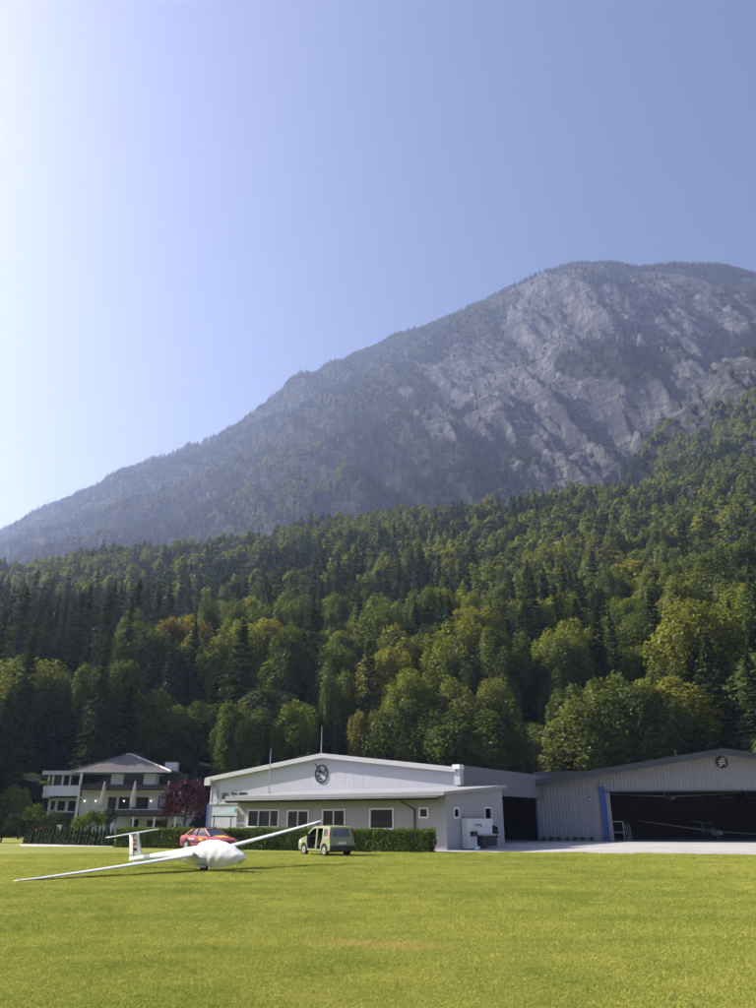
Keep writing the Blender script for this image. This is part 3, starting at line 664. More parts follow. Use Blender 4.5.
# grass blades on the near lawn
def tuft(seed, nb=110, span=0.17):
    g = np.random.default_rng(seed); b0 = np.stack([g.uniform(-span, span, nb), g.uniform(-span, span, nb), np.zeros(nb)], 1)
    az = g.uniform(0, 6.28, nb); h = g.uniform(0.012, 0.030, nb); w = g.uniform(0.0035, 0.007, nb); ln = g.normal(size=(nb, 2)) * 0.018
    sd = np.stack([np.cos(az), np.sin(az), 0 * az], 1) * w[:, None]
    tp = b0 + np.stack([ln[:, 0], ln[:, 1], h], 1)
    V = np.stack([b0 - sd, b0 + sd, tp + sd * 0.35, tp - sd * 0.35], 1).reshape(-1, 3)
    return mesh_np('grass_tuft', V, np.arange(len(V)).reshape(-1, 4), M['grass'])
colG = proto_collection('grass_tuft', [tuft(k) for k in range(5)])
n = 30000
uu = rng.uniform(0, 1, n); gr = 7.2 * (52 / 7.2) ** (uu ** 1.25); ga = rng.uniform(R(-36), R(36), n)
sc_ = rng.uniform(0.8, 1.25, n) * (0.9 + gr / 30)
scatter('grass', np.stack([gr * np.sin(ga), gr * np.cos(ga), np.full(n, 0.001)], 1), np.stack([0 * gr, 0 * gr, rng.uniform(0, 6.28, n)], 1), np.stack([sc_, sc_, sc_ * 0.9], 1), rng.integers(0, 5, n), colG, 'short mown grass blades of the near lawn', 'grass')

# ------------------------------------------------------------------ clubhouse (annex) and white hangar share one direction
A = gnd(447, 850.3); RZ = R(-32.5)
FA = Frame(A, RZ)
club = thing('clubhouse', 'low grey rendered clubhouse with sloping roof and white-framed windows', 'building', A, RZ)
AL = FA.px(237, 815)[0]                     # left end
DEP = 10.0
hE = FA.px(447, 794)[1]; hB = hE + 0.75     # eave height, height at the back
wr = [FA.rect(247.5, 279, 809.5, 827.5), FA.rect(287, 309, 809.8, 829.5), FA.rect(322, 345.5, 809, 829.5), FA.rect(369.5, 394, 808, 829.5), FA.rect(419, 428.5, 807.5, 818.3)]
mb = MB().plate([(AL, -0.05), (0, -0.05), (0, hE), (AL, hE)], [rect(*r_) for r_ in wr], lambda u, v, w: (u, w, v), 0.3)
mb.build('front_wall', M['render'], club)
FS = Frame(A + FA.y * 0, RZ + math.pi / 2)  # end wall seen from the right: its x axis runs into the depth
def end_px(x, y):                           # pixel on the end wall plane -> (depth, z)
    r = ray(x, y); c = Vector((0, 0, HC)) - A; tt = -c.dot(FA.x) / r.dot(FA.x); q = c + r * tt; return q.dot(FA.y), q.z
def end_rect(x0, x1, y0, y1):
    return end_px(x0, (y0 + y1) / 2)[0], end_px(x1, (y0 + y1) / 2)[0], end_px((x0 + x1) / 2, y1)[1], end_px((x0 + x1) / 2, y0)[1]
sw = [end_rect(453.5, 459.5, 807.5, 818.5), end_rect(484.5, 492, 807, 824.5)]
DEP = min(12.0, max(8.0, end_px(505, 846)[0]))
hB = end_px(502, 788)[1] if 3 < end_px(502, 788)[1] < 6 else hB
mb = MB().plate([(0.302, -0.05), (DEP, -0.05), (DEP, hB), (0.302, hE + (hB - hE) * 0.03)], [rect(*r_) for r_ in sw], lambda u, v, w: (-w, u, v), 0.3)
mb.build('end_wall', M['render'], club)
MB().plate([(0.302, -0.05), (DEP, -0.05), (DEP, hB), (0.302, hE)], [], lambda u, v, w: (AL + w, u, v), 0.3).build('side_wall', M['render'], club)
MB().box(AL + 0.35, -0.35, 0.4, DEP - 0.2, 0.01, 0.06).build('floor', M['interior'], club)
MB().box(AL + 0.31, -0.31, 4.5, 4.6, 0.07, hE).build('partition', M['interior'], club)
sl = (hB - hE) / DEP
def roof_pt(x, y, dz): return (x, y, hE + sl * y + dz)
rf = MB().hexa([roof_pt(AL - 0.5, -0.9, 0.02), roof_pt(0.35, -0.9, 0.02), roof_pt(0.35, DEP + 0.0, 0.02), roof_pt(AL - 0.5, DEP, 0.02)],
               [roof_pt(AL - 0.5, -0.9, 0.17), roof_pt(0.35, -0.9, 0.17), roof_pt(0.35, DEP, 0.17), roof_pt(AL - 0.5, DEP, 0.17)]).build('roof', M['grey_roof'], club)
MB().box(AL - 0.5, 0.35, -0.96, -0.905, hE - sl * 0.9 - 0.06, hE - sl * 0.9 + 0.20).build('fascia', M['fascia'], rf)
MB().hexa([roof_pt(0.353, -0.96, 0.0), roof_pt(0.42, -0.96, 0.0), roof_pt(0.42, DEP, 0.0), roof_pt(0.353, DEP, 0.0)], [roof_pt(0.353, -0.96, 0.20), roof_pt(0.42, -0.96, 0.20), roof_pt(0.42, DEP, 0.20), roof_pt(0.353, DEP, 0.20)]).build('verge', M['fascia'], rf)
MB().box(AL - 0.48, -0.12, -0.93, -0.87, hE - sl * 0.9 - 0.32, hE - sl * 0.9 - 0.065).build('eave_shade_board', M['dark_wood'], rf)  # added dark strip: stands for the gutter line and the soffit's shade
gz = hE - sl * 0.9 - 0.14
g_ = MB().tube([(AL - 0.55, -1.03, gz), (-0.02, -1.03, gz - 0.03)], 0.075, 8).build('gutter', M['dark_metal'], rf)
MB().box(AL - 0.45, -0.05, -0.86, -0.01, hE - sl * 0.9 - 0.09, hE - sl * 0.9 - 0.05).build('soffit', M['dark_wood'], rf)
dx = FA.px(415, 815)[0]; dx0 = FA.px(408, 800)[0]
MB().tube([(dx0, -1.02, gz - 0.08), (dx0, -0.98, gz - 0.25), (dx, -0.08, gz - 0.75), (dx, -0.08, 0.05)], 0.06, 8).build('downpipe', M['dark_metal'], club)
window(club, wr[0], 0, M['white'], M['glass'], 0.10, mull=(0.36, 0.72), sill=M['trim'], curtain=(0.4, 0.72))
window(club, wr[1], 0, M['white'], M['glass'], 0.11, mull=(0.5,), sill=M['trim'])
window(club, wr[2], 0, M['white'], M['glass'], 0.11, mull=(0.5,), sill=M['trim'])
window(club, wr[3], 0, M['white'], M['glass'], 0.11, sill=M['trim'], curtain=(0.62, 0.98))
window(club, wr[4], 0, M['white'], M['glass'], 0.10)
for r_ in sw:                               # windows of the end wall: built in that wall's own direction
    x0, x1, z0, z1 = r_; fw = 0.11
    o = MB().plate(rect(*r_), [rect(x0 + fw, x1 - fw, z0 + fw, z1 - fw)], lambda u, v, w: (0.05 - w, u, v), 0.15).build('window', M['white'], club)
    MB().box(-0.07, -0.055, x0 + fw - 0.01, x1 - fw + 0.01, z0 + fw - 0.01, z1 - fw + 0.01).build('pane', M['glass'], o)

# white hangar behind
GO = A + FA.y * DEP
FG = Frame(GO, RZ)
GR = FG.px(460.5, 790)[0]; GL = FG.px(210.5, 800)[0]; GM = (GR + GL) / 2
zeL = FG.px(210, 783)[1]; zeR = FG.px(459, 766.5)[1]; zE = (zeL + zeR) / 2; zA = FG.px(320, 756.5)[1]
print('HANGAR', GL, GR, GM, FG.px(320, 756)[0], zeL, zeR, zA, 'DEP', DEP, 'club', AL, hE, hB)
LEN = 24.0
han = thing('white_hangar', 'large pale gabled hangar behind the clubhouse with a black oval glider emblem', 'hangar', GO, RZ)
def gz_(x): return zE + (zA - zE) * (1 - abs(x - GM) / ((GR - GL) / 2))
# ribbed front cladding, sheet by sheet
nsh = 29; ws = (GR - GL) / nsh
gd = FG.rect(236.5, 245, 816, 833)          # blue door
for k in range(nsh):
    xa, xb = GL + k * ws, GL + (k + 1) * ws - 0.012
    pts = []; nrib = 3
    for q in range(nrib):
        b0 = xa + (xb - xa) * q / nrib; b1 = xa + (xb - xa) * (q + 1) / nrib; w_ = b1 - b0
        pts += [(b0, 0.0), (b0 + w_ * 0.72, 0.0), (b0 + w_ * 0.80, -0.003), (b0 + w_ * 0.94, -0.003)]
    pts.append((xb, 0.0))
    if xa > GM - 0.01 or xb < GM + 0.01: tops = [gz_(p_[0]) for p_ in pts]
    else: tops = [gz_(p_[0]) for p_ in pts]
    z0 = 0.0
    if xb > gd[0] and xa < gd[1]: z0 = gd[3]
    MB().loft([[(p_[0], p_[1], z0) for p_ in pts], [(p_[0], p_[1], tp) for p_, tp in zip(pts, tops)]], False, False).build('cladding_sheet', M['cladding'], han, fix=False)
MB().plate([(GL, 0), (GR, 0), (GR, zE), (GM, zA), (GL, zE)], [], lambda u, v, w: (u, 0.04 + w, v), 0.15).build('front_wall', M['cladding'], han)
dd_ = MB().box(gd[0], gd[1], -0.02, 0.035, 0.0, gd[3]).build('door', M['blue'], han)
MB().box(gd[0] + 0.1, gd[0] + 0.25, -0.07, -0.022, 1.0, 1.06).build('handle', M['metal'], dd_)
# side wall facing the apron, with the wide open doorway
def side_px(x, y):
    o = GO + FG.x * GR; r = ray(x, y); c = Vector((0, 0, HC)) - o; tt = -c.dot(FG.x) / r.dot(FG.x); q = c + r * tt; return q.dot(FG.y), q.z
sz = side_px(520, 797)[1]; s1 = min(LEN - 3, side_px(540, 815)[0] + 4)
print('SIDE', sz, s1, side_px(560, 771))
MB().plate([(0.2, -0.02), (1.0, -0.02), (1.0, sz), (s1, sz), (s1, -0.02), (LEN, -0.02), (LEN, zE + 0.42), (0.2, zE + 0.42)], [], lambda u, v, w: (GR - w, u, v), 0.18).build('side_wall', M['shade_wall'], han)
MB().box(GL, GL + 0.18, 0.2, LEN, 0, zE).build('side_wall', M['cladding'], han)
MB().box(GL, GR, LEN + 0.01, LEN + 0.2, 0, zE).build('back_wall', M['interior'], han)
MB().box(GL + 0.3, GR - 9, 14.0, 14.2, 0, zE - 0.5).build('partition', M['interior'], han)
for sgn, xe in ((-1, GL - 0.45), (1, GR - 0.19)):
    ze = gz_(xe)
    MB().hexa([(xe, -0.35, ze + 0.02), (GM, -0.35, zA + 0.02), (GM, LEN + 0.2, zA + 0.02), (xe, LEN + 0.2, ze + 0.02)], [(xe, -0.35, ze + 0.17), (GM, -0.35, zA + 0.17), (GM, LEN + 0.2, zA + 0.17), (xe, LEN + 0.2, ze + 0.17)]).build('roof_slope', M['grey_roof'], han)
    MB().hexa([(xe, -0.45, ze - 0.16), (GM, -0.45, zA - 0.16), (GM, -0.353, zA - 0.16), (xe, -0.353, ze - 0.16)], [(xe, -0.45, ze + 0.24), (GM, -0.45, zA + 0.24), (GM, -0.353, zA + 0.24), (xe, -0.353, ze + 0.24)]).build('barge_board', M['trim'], han)
# boxed corner pier on the right, eave box on the left, corner trims
MB().box(GR - 0.36, GR + 0.16, -0.32, 0.30, hB + 0.3, zE + 0.10).build('corner_pier', M['trim'], han)
MB().box(GR - 0.44, GR + 0.20, -0.46, 0.36, zE + 0.101, zE + 0.45).build('pier_cap', M['white'], han)
MB().box(GL - 0.55, GL + 0.25, -0.50, 0.3, zE - 0.55, zE + 0.10).build('eave_box', M['trim'], han)
MB().box(GL - 0.02, GL + 0.14, -0.06, 0.02, 0, zE - 0.56).build('corner_trim', M['trim'], han)
zb = FG.px(212, 804)[1]
MB().box(GL - 0.30, GL - 0.025, -0.10, 0.4, 0, zb).build('blue_post', M['blue'], han)
MB().box(GL - 0.05, AL + FA.o.x * 0 - 0.6, -0.10, -0.03, zb - 0.02, zb + 0.14).build('ledge', M['trim'], han)
MB().tube([(GL + 0.3, -0.1, zE - 0.5), (FG.px(218, 790)[0], -0.1, zE - 0.9), (FG.px(218.5, 800)[0], -0.1, zb)], 0.05, 6).build('downpipe', M['metal'], han)
# black emblem: oval ring, glider in a steep bank, peaks
ec = FG.px(321.6, 774); ex = (FG.px(328, 774)[0] - FG.px(315.3, 774)[0]) / 2; ez = (FG.px(321, 764.6)[1] - FG.px(321, 783)[1]) / 2
em = MB(); fe = lambda u, v, w: (ec[0] + u * ex, -0.075 + w, ec[1] + v * ez)
em.plate(circ(0, 0, 1.0, 36), [circ(0, 0, 0.85, 36)], fe, 0.045)
emb = em.build('emblem', M['black'], han)
def stroke(pts, wd):
    (x0, y0), (x1, y1) = pts; d = math.hypot(x1 - x0, y1 - y0); nx, ny = -(y1 - y0) / d * wd, (x1 - x0) / d * wd
    return [(x0 + nx * 0.4, y0 + ny * 0.4), (x0 - nx * 0.4, y0 - ny * 0.4), ((x0 + x1) / 2 - nx, (y0 + y1) / 2 - ny), (x1 - nx * 0.5, y1 - ny * 0.5), (x1 + nx * 0.5, y1 + ny * 0.5), ((x0 + x1) / 2 + nx, (y0 + y1) / 2 + ny)]
fe2 = lambda u, v, w: (ec[0] + u * ex, -0.085 + w, ec[1] + v * ez)
MB().plate(stroke([(-1.15, 1.18), (0.92, -0.42)], 0.07), [], fe2, 0.05).plate(stroke([(-0.62, 0.38), (0.02, 0.10)], 0.13), [], lambda u, v, w: (ec[0] + u * ex, -0.09 + w, ec[1] + v * ez), 0.05).build('glider_mark', M['black'], emb)
MB().plate([(0.30, 0.14), (0.52, 0.36), (0.42, 0.52), (0.68, 0.40), (0.52, 0.20)], [], fe2, 0.05).build('tail_mark', M['black'], emb)
MB().plate([(-0.72, -0.34), (-0.48, -0.02), (-0.30, -0.22), (-0.18, -0.36)], [], fe2, 0.05).build('peak_mark', M['black'], emb)
MB().plate([(-0.52, -0.62), (-0.38, -0.50), (-0.12, -0.46), (0.30, -0.58), (0.05, -0.60), (-0.30, -0.60)], [], fe2, 0.05).build('ground_mark', M['black'], emb)
# dark lettering blocks left of the clubhouse roof (too small to read)
def letters(r_, rows, n, seed):
    x0, x1, z0, z1 = r_; g = random.Random(seed); mb = MB(); rh = (z1 - z0) / rows
    for j in range(rows):
        for k in range(n):
            a = x0 + (x1 - x0) * k / n; w_ = (x1 - x0) / n * 0.82; b0 = z0 + rh * j + rh * 0.08; b1 = b0 + rh * 0.8
            mb.box(a, a + w_ * 0.32, -0.062, -0.03, b0, b1)
            zz = g.choice([b0, (b0 + b1) / 2, b1 - rh * 0.2]); mb.box(a + w_ * 0.321, a + w_, -0.061, -0.03, zz, zz + rh * 0.2)
            if g.random() < 0.6: mb.box(a + w_ * 0.68, a + w_ * 0.99, -0.0605, -0.03, b0, zz - 0.002) if zz > b0 + 0.03 else mb.box(a + w_ * 0.68, a + w_ * 0.99, -0.0605, -0.03, zz + rh * 0.201, b1)
    mb.build('lettering', M['black'], han)
letters(FG.rect(222.3, 229.2, 792.8, 798.6), 3, 5, 1); letters(FG.rect(231, 237.8, 792, 795), 1, 6, 2); letters(FG.rect(231, 235.2, 796, 798), 1, 4, 3); letters(FG.rect(239.3, 247, 791.8, 795.2), 1, 6, 4)

# masts
m0 = FG.px(320.5, 756)[0]
ms = thing('roof_mast', 'thin antenna mast on the gable peak of the white hangar', 'mast', GO + FG.x * m0 + FG.y * 0.1 + Vector((0, 0, gz_(m0) + 0.17)), RZ)
MB().tube([(0, 0, 0), (0, 0, 1.2), (0, 0, 2.6)], [0.05, 0.04, 0.02], 6).build('pole', M['metal'], ms); MB().box(-0.12, 0.12, -0.12, 0.12, -0.02, 0.10).build('base', M['metal'], ms)
q = FA.px(244.3, 795)[0]; ql = A + FA.x * q + FA.y * 3
ms = thing('roof_mast', 'thin pole rising from the left end of the clubhouse roof', 'mast', ql + Vector((0, 0, hE + sl * 3 + 0.22)), RZ)
MB().tube([(0, 0, 0), (0, 0, 1.8), (0, 0, 3.6)], [0.045, 0.04, 0.025], 6).build('pole', M['metal'], ms); MB().box(-0.12, 0.12, -0.12, 0.12, 0.0, 0.1).build('base', M['metal'], ms)

# teal lean-to awning at the clubhouse's left end
aw = thing('awning', 'pale teal sheet awning on thin posts at the clubhouse left end', 'awning', A, RZ)
x1_ = AL - 0.05; x0_ = FA.px(214.5, 813)[0]; za = FA.px(246, 806)[1]; zb_ = FA.px(216, 813)[1]
npan = 5
for k in range(npan):
    a = x0_ + (x1_ - x0_) * k / npan; b_ = x0_ + (x1_ - x0_) * (k + 1) / npan - 0.02
    za1 = zb_ + (za - zb_) * k / npan; za2 = zb_ + (za - zb_) * (k + 1) / npan
    MB().hexa([(a, -0.2, za1 - 0.25), (b_, -0.2, za2 - 0.25), (b_, 3.2, za2 + 0.15 + 0.09 * (k + 1)), (a, 3.2, za1 + 0.15 + 0.09 * k)], [(a, -0.2, za1 - 0.21), (b_, -0.2, za2 - 0.21), (b_, 3.2, za2 + 0.19 + 0.09 * (k + 1)), (a, 3.2, za1 + 0.19 + 0.09 * k)]).build('roof_sheet', M['teal'], aw)
MB().plate([(x0_, zb_ - 0.21), (x1_, zb_ + 0.02), (x1_, za - 0.02), (x0_, zb_ - 0.12)], [], lambda u, v, w: (u, -0.245 + w, v), 0.03).build('valance', M['teal'], aw)
MB().box(x0_, x1_, -0.26, -0.203, zb_ - 0.33, zb_ - 0.22).build('beam', M['dark_metal'], aw)
for xx, yy in ((x0_ + 0.15, -0.15), (x0_ + 0.15, 3.0)): MB().tube([(xx, yy, 0), (xx, yy, zb_ - 0.2)], 0.045, 6).build('post', M['dark_metal'], aw)

# wash stand against the end wall
def ends(x, y, w=0.0): d, z = end_px(x, y); return d, z
d0, zt = ends(460.5, 818.5); d1, zb0 = ends(487, 847); 
P0 = A + FA.x * 0.0 + FA.y * d0
ws_ = thing('wash_stand', 'white panel unit with grey basin and dark fittings against the clubhouse end wall', 'wash stand', P0, RZ)
Lw = d1 - d0
MB().plate([(0, 0.05), (Lw * 0.36, 0.05), (Lw * 0.36, zt * 0.47), (Lw, zt * 0.47), (Lw, zt), (0, zt)], [], lambda u, v, w: (0.45 + w, u, v), 0.05).build('panel', M['white_wall'], ws_)
MB().box(0.06, 0.449, 0.0, 0.06, 0.05, zt).build('panel_end', M['white_wall'], ws_)
MB().box(0.06, 0.80, Lw * 0.40, Lw * 1.02, 0.15, zt * 0.42).build('basin', M['dark_metal'], ws_, bevel=0.03)
MB().box(0.05, 0.90, Lw * 0.38, Lw * 1.05, zt * 0.425, zt * 0.47).build('worktop', M['metal'], ws_)
MB().box(0.51, 0.70, Lw * 0.10, Lw * 0.30, zt * 0.42, zt * 0.58).build('control_box', M['dark_metal'], ws_, bevel=0.02)
MB().tube([(0.55, Lw * 0.3, zt * 0.78), (0.62, Lw * 0.36, zt * 0.80), (0.62, Lw * 0.48, zt * 0.80), (0.60, Lw * 0.5, zt * 0.72)], 0.035, 6).build('tap', M['dark_metal'], ws_)
rl = thing('hose_reel', 'dark hose reel on the clubhouse end wall beside the wash stand', 'hose reel', A + FA.y * (end_px(492, 830)[0]), RZ)
zr = end_px(492, 832)[1]
def ringpts(r, n=14): return [(0, r * math.cos(2 * math.pi * k / n), r * math.sin(2 * math.pi * k / n)) for k in range(n + 1)]
for k in range(3): MB().tube([(0.15 + 0.09 * k, p_[1], zr + p_[2]) for p_ in ringpts(0.42 - 0.03 * k)], 0.05, 6, False).build('hose', M['tyre'], rl)
MB().tube([(0.02, 0, zr), (0.42, 0, zr)], 0.10, 8).build('hub', M['dark_metal'], rl); MB().tube([(0.40, 0, zr), (0.40, 0.30, zr + 0.25)], 0.03, 6).build('crank', M['metal'], rl)
bx_ = gnd(477.5, 850.2)
tb = thing('plastic_box', 'small white box on the ground before the wash stand', 'box', bx_, RZ)
MB().box(-0.15, 0.15, -0.1, 0.1, 0.006, 0.22).build('body', M['white'], tb, bevel=0.015); MB().box(-0.16, 0.16, -0.11, 0.11, 0.221, 0.25).build('lid', M['trim'], tb)

# ------------------------------------------------------------------ right hangar
HO = gnd(538.5, 841.0); RH = R(-11)
FH = Frame(HO, RH)
hx = FH.px(721, 762)[0]; HW = 2 * hx; hzE = FH.px(541, 784)[1]; hzA = FH.px(721, 753)[1]; dzT = FH.px(660, 791.8)[1]
dx0 = FH.px(612, 815)[0]; dx1 = HW - dx0 * 0.5
print('H2', HO, hx, hzE, hzA, dzT, dx0)
h2 = thing('corrugated_hangar', 'wide blue-grey corrugated hangar with dark roof and open doorway', 'hangar', HO, RH)
def hz2(x): return hzE + (hzA - hzE) * (1 - abs(x - hx) / hx)
L2 = 27.0
# corrugated sheets, each one metre wide: full-height at the sides, short above the doorway
nsh = int(HW / 1.0); ws2 = HW / nsh
for k in range(nsh):
    xa, xb = k * ws2, (k + 1) * ws2 - 0.01; pts = []
    for q in range(3):
        b0 = xa + (xb - xa) * q / 3; w_ = (xb - xa) / 3
        pts += [(b0, 0.0), (b0 + w_ * 0.45, 0.0), (b0 + w_ * 0.55, -0.07), (b0 + w_ * 0.9, -0.07)]
    pts.append((xb, 0.0))
    z0 = dzT if (xb > dx0 and xa < dx1) else 0.02
    if z0 > 1 and xa < dx0:
        pts = [p_ for p_ in pts if p_[0] >= dx0 - 0.2]
    if len(pts) > 1: MB().loft([[(p_[0], p_[1], z0) for p_ in pts], [(p_[0], p_[1], hz2(p_[0]) - 0.02) for p_ in pts]], False, False).build('corrugated_sheet', M['steel_wall'], h2, fix=False)
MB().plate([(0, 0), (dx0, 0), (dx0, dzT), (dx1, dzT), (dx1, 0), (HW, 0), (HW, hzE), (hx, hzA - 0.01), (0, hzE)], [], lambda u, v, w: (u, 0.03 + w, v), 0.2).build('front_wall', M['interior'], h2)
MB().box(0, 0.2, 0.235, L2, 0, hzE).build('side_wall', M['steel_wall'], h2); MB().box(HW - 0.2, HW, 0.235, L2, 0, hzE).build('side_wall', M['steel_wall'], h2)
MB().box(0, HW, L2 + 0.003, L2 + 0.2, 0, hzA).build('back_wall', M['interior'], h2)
MB().box(-0.04, 0.10, -0.12, -0.075, 0, hzE).build('corner_trim', M['blue'], h2)
for xe in (-0.9, HW + 0.9):
    ze = hz2(xe)
    MB().hexa([(xe, -1.5, ze + 0.05), (hx, -1.5, hzA + 0.05), (hx, L2 + 0.6, hzA + 0.05), (xe, L2 + 0.6, ze + 0.05)], [(xe, -1.5, ze + 0.25), (hx, -1.5, hzA + 0.25), (hx, L2 + 0.6, hzA + 0.25), (xe, L2 + 0.6, ze + 0.25)]).build('roof_slope', M['dark_roof'], h2)
    MB().hexa([(xe, -1.60, ze - 0.28), (hx, -1.60, hzA - 0.28), (hx, -1.503, hzA - 0.28), (xe, -1.503, ze - 0.28)], [(xe, -1.60, ze + 0.32), (hx, -1.60, hzA + 0.32), (hx, -1.503, hzA + 0.32), (xe, -1.503, ze + 0.32)]).build('barge_board', M['dark_roof'], h2)
    MB().hexa([(xe, -1.49, ze - 0.06), (hx, -1.49, hzA - 0.06), (hx, -0.09, hzA - 0.06), (xe, -0.09, ze - 0.06)], [(xe, -1.49, ze + 0.04), (hx, -1.49, hzA + 0.04), (hx, -0.09, hzA + 0.04), (xe, -0.09, ze + 0.04)]).build('soffit', M['wood'], h2)
for k in range(4):                          # roof beams inside
    yy = 3 + 6.5 * k; MB().hexa([(0.3, yy, hzE - 0.5), (hx, yy, hzA - 0.5), (hx, yy + 0.25, hzA - 0.5), (0.3, yy + 0.25, hzE - 0.5)], [(0.3, yy, hzE - 0.05), (hx, yy, hzA - 0.05), (hx, yy + 0.25, hzA - 0.05), (0.3, yy + 0.25, hzE - 0.05)]).build('beam', M['wood'], h2)
bd = FH.rect(602, 606.8, 793, 838)
MB().box(bd[0], bd[1], -0.30, -0.12, 0.02, dzT + 0.10).build('door_edge', M['blue'], h2)
dl = MB().box(bd[1] - 0.10, bd[1] + 0.08, -0.118, 0.4, 0.02, dzT - 0.05).build('sliding_door', M['blue'], h2)
MB().box(bd[0] - 0.1, bd[0] + 0.5, -0.36, -0.303, dzT + 0.12, dzT + 0.5).build('track_end', M['blue'], h2)
MB().box(bd[1] + 0.1, dx1, -0.25, -0.08, dzT - 0.04, dzT + 0.07).build('door_track', M['dark_metal'], h2)
# round emblem with three waves
sc_ = FH.px(721.3, 762.3); sr_ = (FH.px(727.4, 762)[0] - FH.px(715.2, 762)[0]) / 2
dk = MB().plate(circ(sc_[0], sc_[1], sr_, 32), [], lambda u, v, w: (u, -0.16 + w, v), 0.08).build('emblem', M['black'], h2)
for k in range(3):
    zc = sc_[1] + (0.42 - 0.40 * k) * sr_; up = []; dn = []
    for j in range(13):
        u = -0.52 + 1.08 * j / 12; v = 0.17 * math.sin((u + 0.1) * 5.2) + 0.16 * u; th_ = 0.085 * (1 - abs(u) ** 2)
        up.append((sc_[0] + u * sr_, zc + (v + th_) * sr_)); dn.append((sc_[0] + u * sr_, zc + (v - th_) * sr_))
    MB().plate(dn + up[::-1], [], lambda u, v, w: (u, -0.185 + w, v), 0.02).build('wave', M['white'], dk)
lz = FH.px(590, 799)
lp = MB().box(lz[0] - 0.16, lz[0] + 0.16, -0.34, -0.08, lz[1] - 0.12, lz[1] + 0.14).build('wall_lamp', M['dark_metal'], h2, bevel=0.03)
MB().box(lz[0] - 0.12, lz[0] + 0.12, -0.352, -0.341, lz[1] - 0.09, lz[1] + 0.05).build('lamp_glass', M['lens'], lp)
# small shrubs along the wall foot
for k in range(7):
    xx = 0.5 + 0.75 * k; w0 = HO + FH.x * xx - FH.y * 0.35
    cr, _ = make_broad('wall_plant', 300 + k % 3, 0.42, 0.30, 160, 0.055, 'greyleaf', low=0.0, lobes=14, trunk=False)
    o = link('wall_plant', cr, None, (w0.x, w0.y, 0.0)); tag(o, '%s low grey-green plant from the left corner at the corrugated hangar wall foot' % ('first', 'second', 'third', 'fourth', 'fifth', 'sixth', 'seventh')[k], 'plant', 'plants along the hangar wall')

# ------------------------------------------------------------------ the house on the left
HD = 110.0
FHs = Frame((at(118, 820, HD).x, HD, 0), 0.0)
def hr(x0, x1, y0, y1, dep=0.0): return FHs.rect(x0, x1, y0, y1, dep)
hs = thing('house', 'three-storey house with brown hipped roof, dark balconies and rounded white terrace', 'house', FHs.o, 0)
xl = FHs.px(80, 800)[0]; xr = FHs.px(153, 800)[0]; zev = FHs.px(115, 772.5)[1]; zpk = FHs.px(130, 755, 6)[1]
z2 = FHs.px(115, 790)[1]; z1 = FHs.px(115, 815)[1]; print('HOUSE', xl, xr, zev, zpk, z2, z1)
uw = [hr(82.5, 111, 774.3, 784.2), hr(124, 143.5, 774, 784.5)]
MB().plate([(xl, z2), (xr, z2), (xr, zev), (xl, zev)], [rect(*r_) for r_ in uw], lambda u, v, w: (u, w, v), 0.3).build('upper_wall', M['white_wall'], hs)
mw = [hr(106.5, 114.5, 797, 809), hr(117.5, 128, 797, 809), hr(131, 147, 797, 809), hr(157, 167, 796, 808.5)]
xrr = FHs.px(180, 805)[0]
MB().plate([(xl, z1 - 0.3), (xrr, z1 - 0.3), (xrr, z2), (xl, z2)], [rect(*r_) for r_ in mw], lambda u, v, w: (u, 0.6 + w, v), 0.3).build('middle_wall', M['white_wall'], hs)
lw = [hr(130.5, 138, 819.5, 834), hr(146, 167, 820, 834), hr(172, 181, 824, 834)]
lw = [(a, b_, max(c, 0.05), d) for a, b_, c, d in lw]
xg = FHs.px(112, 820)[0]
MB().plate([(xl, 0), (xrr, 0), (xrr, z1 - 0.305), (xl, z1 - 0.305)], [rect(*r_) for r_ in lw], lambda u, v, w: (u, w, v), 0.3).build('lower_wall', M['white_wall'], hs)
MB().box(xr - 0.3, xr, 0.303, 12, z2, zev).build('side_wall', M['white_wall'], hs); MB().box(xl, xl + 0.3, 0.303, 12, 0, zev).build('side_wall', M['white_wall'], hs); MB().box(xrr - 0.3, xrr, 0.95, 12, 0, z2).build('side_wall', M['white_wall'], hs)
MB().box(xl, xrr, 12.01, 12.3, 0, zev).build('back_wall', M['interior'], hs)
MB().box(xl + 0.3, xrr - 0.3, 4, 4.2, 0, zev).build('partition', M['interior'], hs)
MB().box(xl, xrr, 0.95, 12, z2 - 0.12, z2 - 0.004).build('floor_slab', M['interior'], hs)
for r_, mu in zip(uw, ((0.33, 0.66), (0.45,))): window(hs, r_, 0, M['dark_wood'], M['glass'], 0.09, mull=mu)
for r_, pmx in zip(mw, ('glass', 'glass', 'glass', 'bluepane')): window(hs, r_, 0.6, M['dark_wood'], M[pmx], 0.10, mull=(0.5,) if pmx == 'glass' else ())
for r_ in lw[:1]: window(hs, r_, 0, M['dark_wood'], M['glass'], 0.10, name='door')
gdr = lw[1]; MB().box(gdr[0], gdr[1], 0.2, 0.26, gdr[2], gdr[3]).build('garage_door', M['dark_wood'], hs); window(hs, lw[2], 0, M['dark_wood'], M['glass'])
sd = MB().box(xr + 0.002, xr + 0.05, 2.0, 4.2, z2 + 0.5, zev - 0.3).build('window', M['dark_wood'], hs)
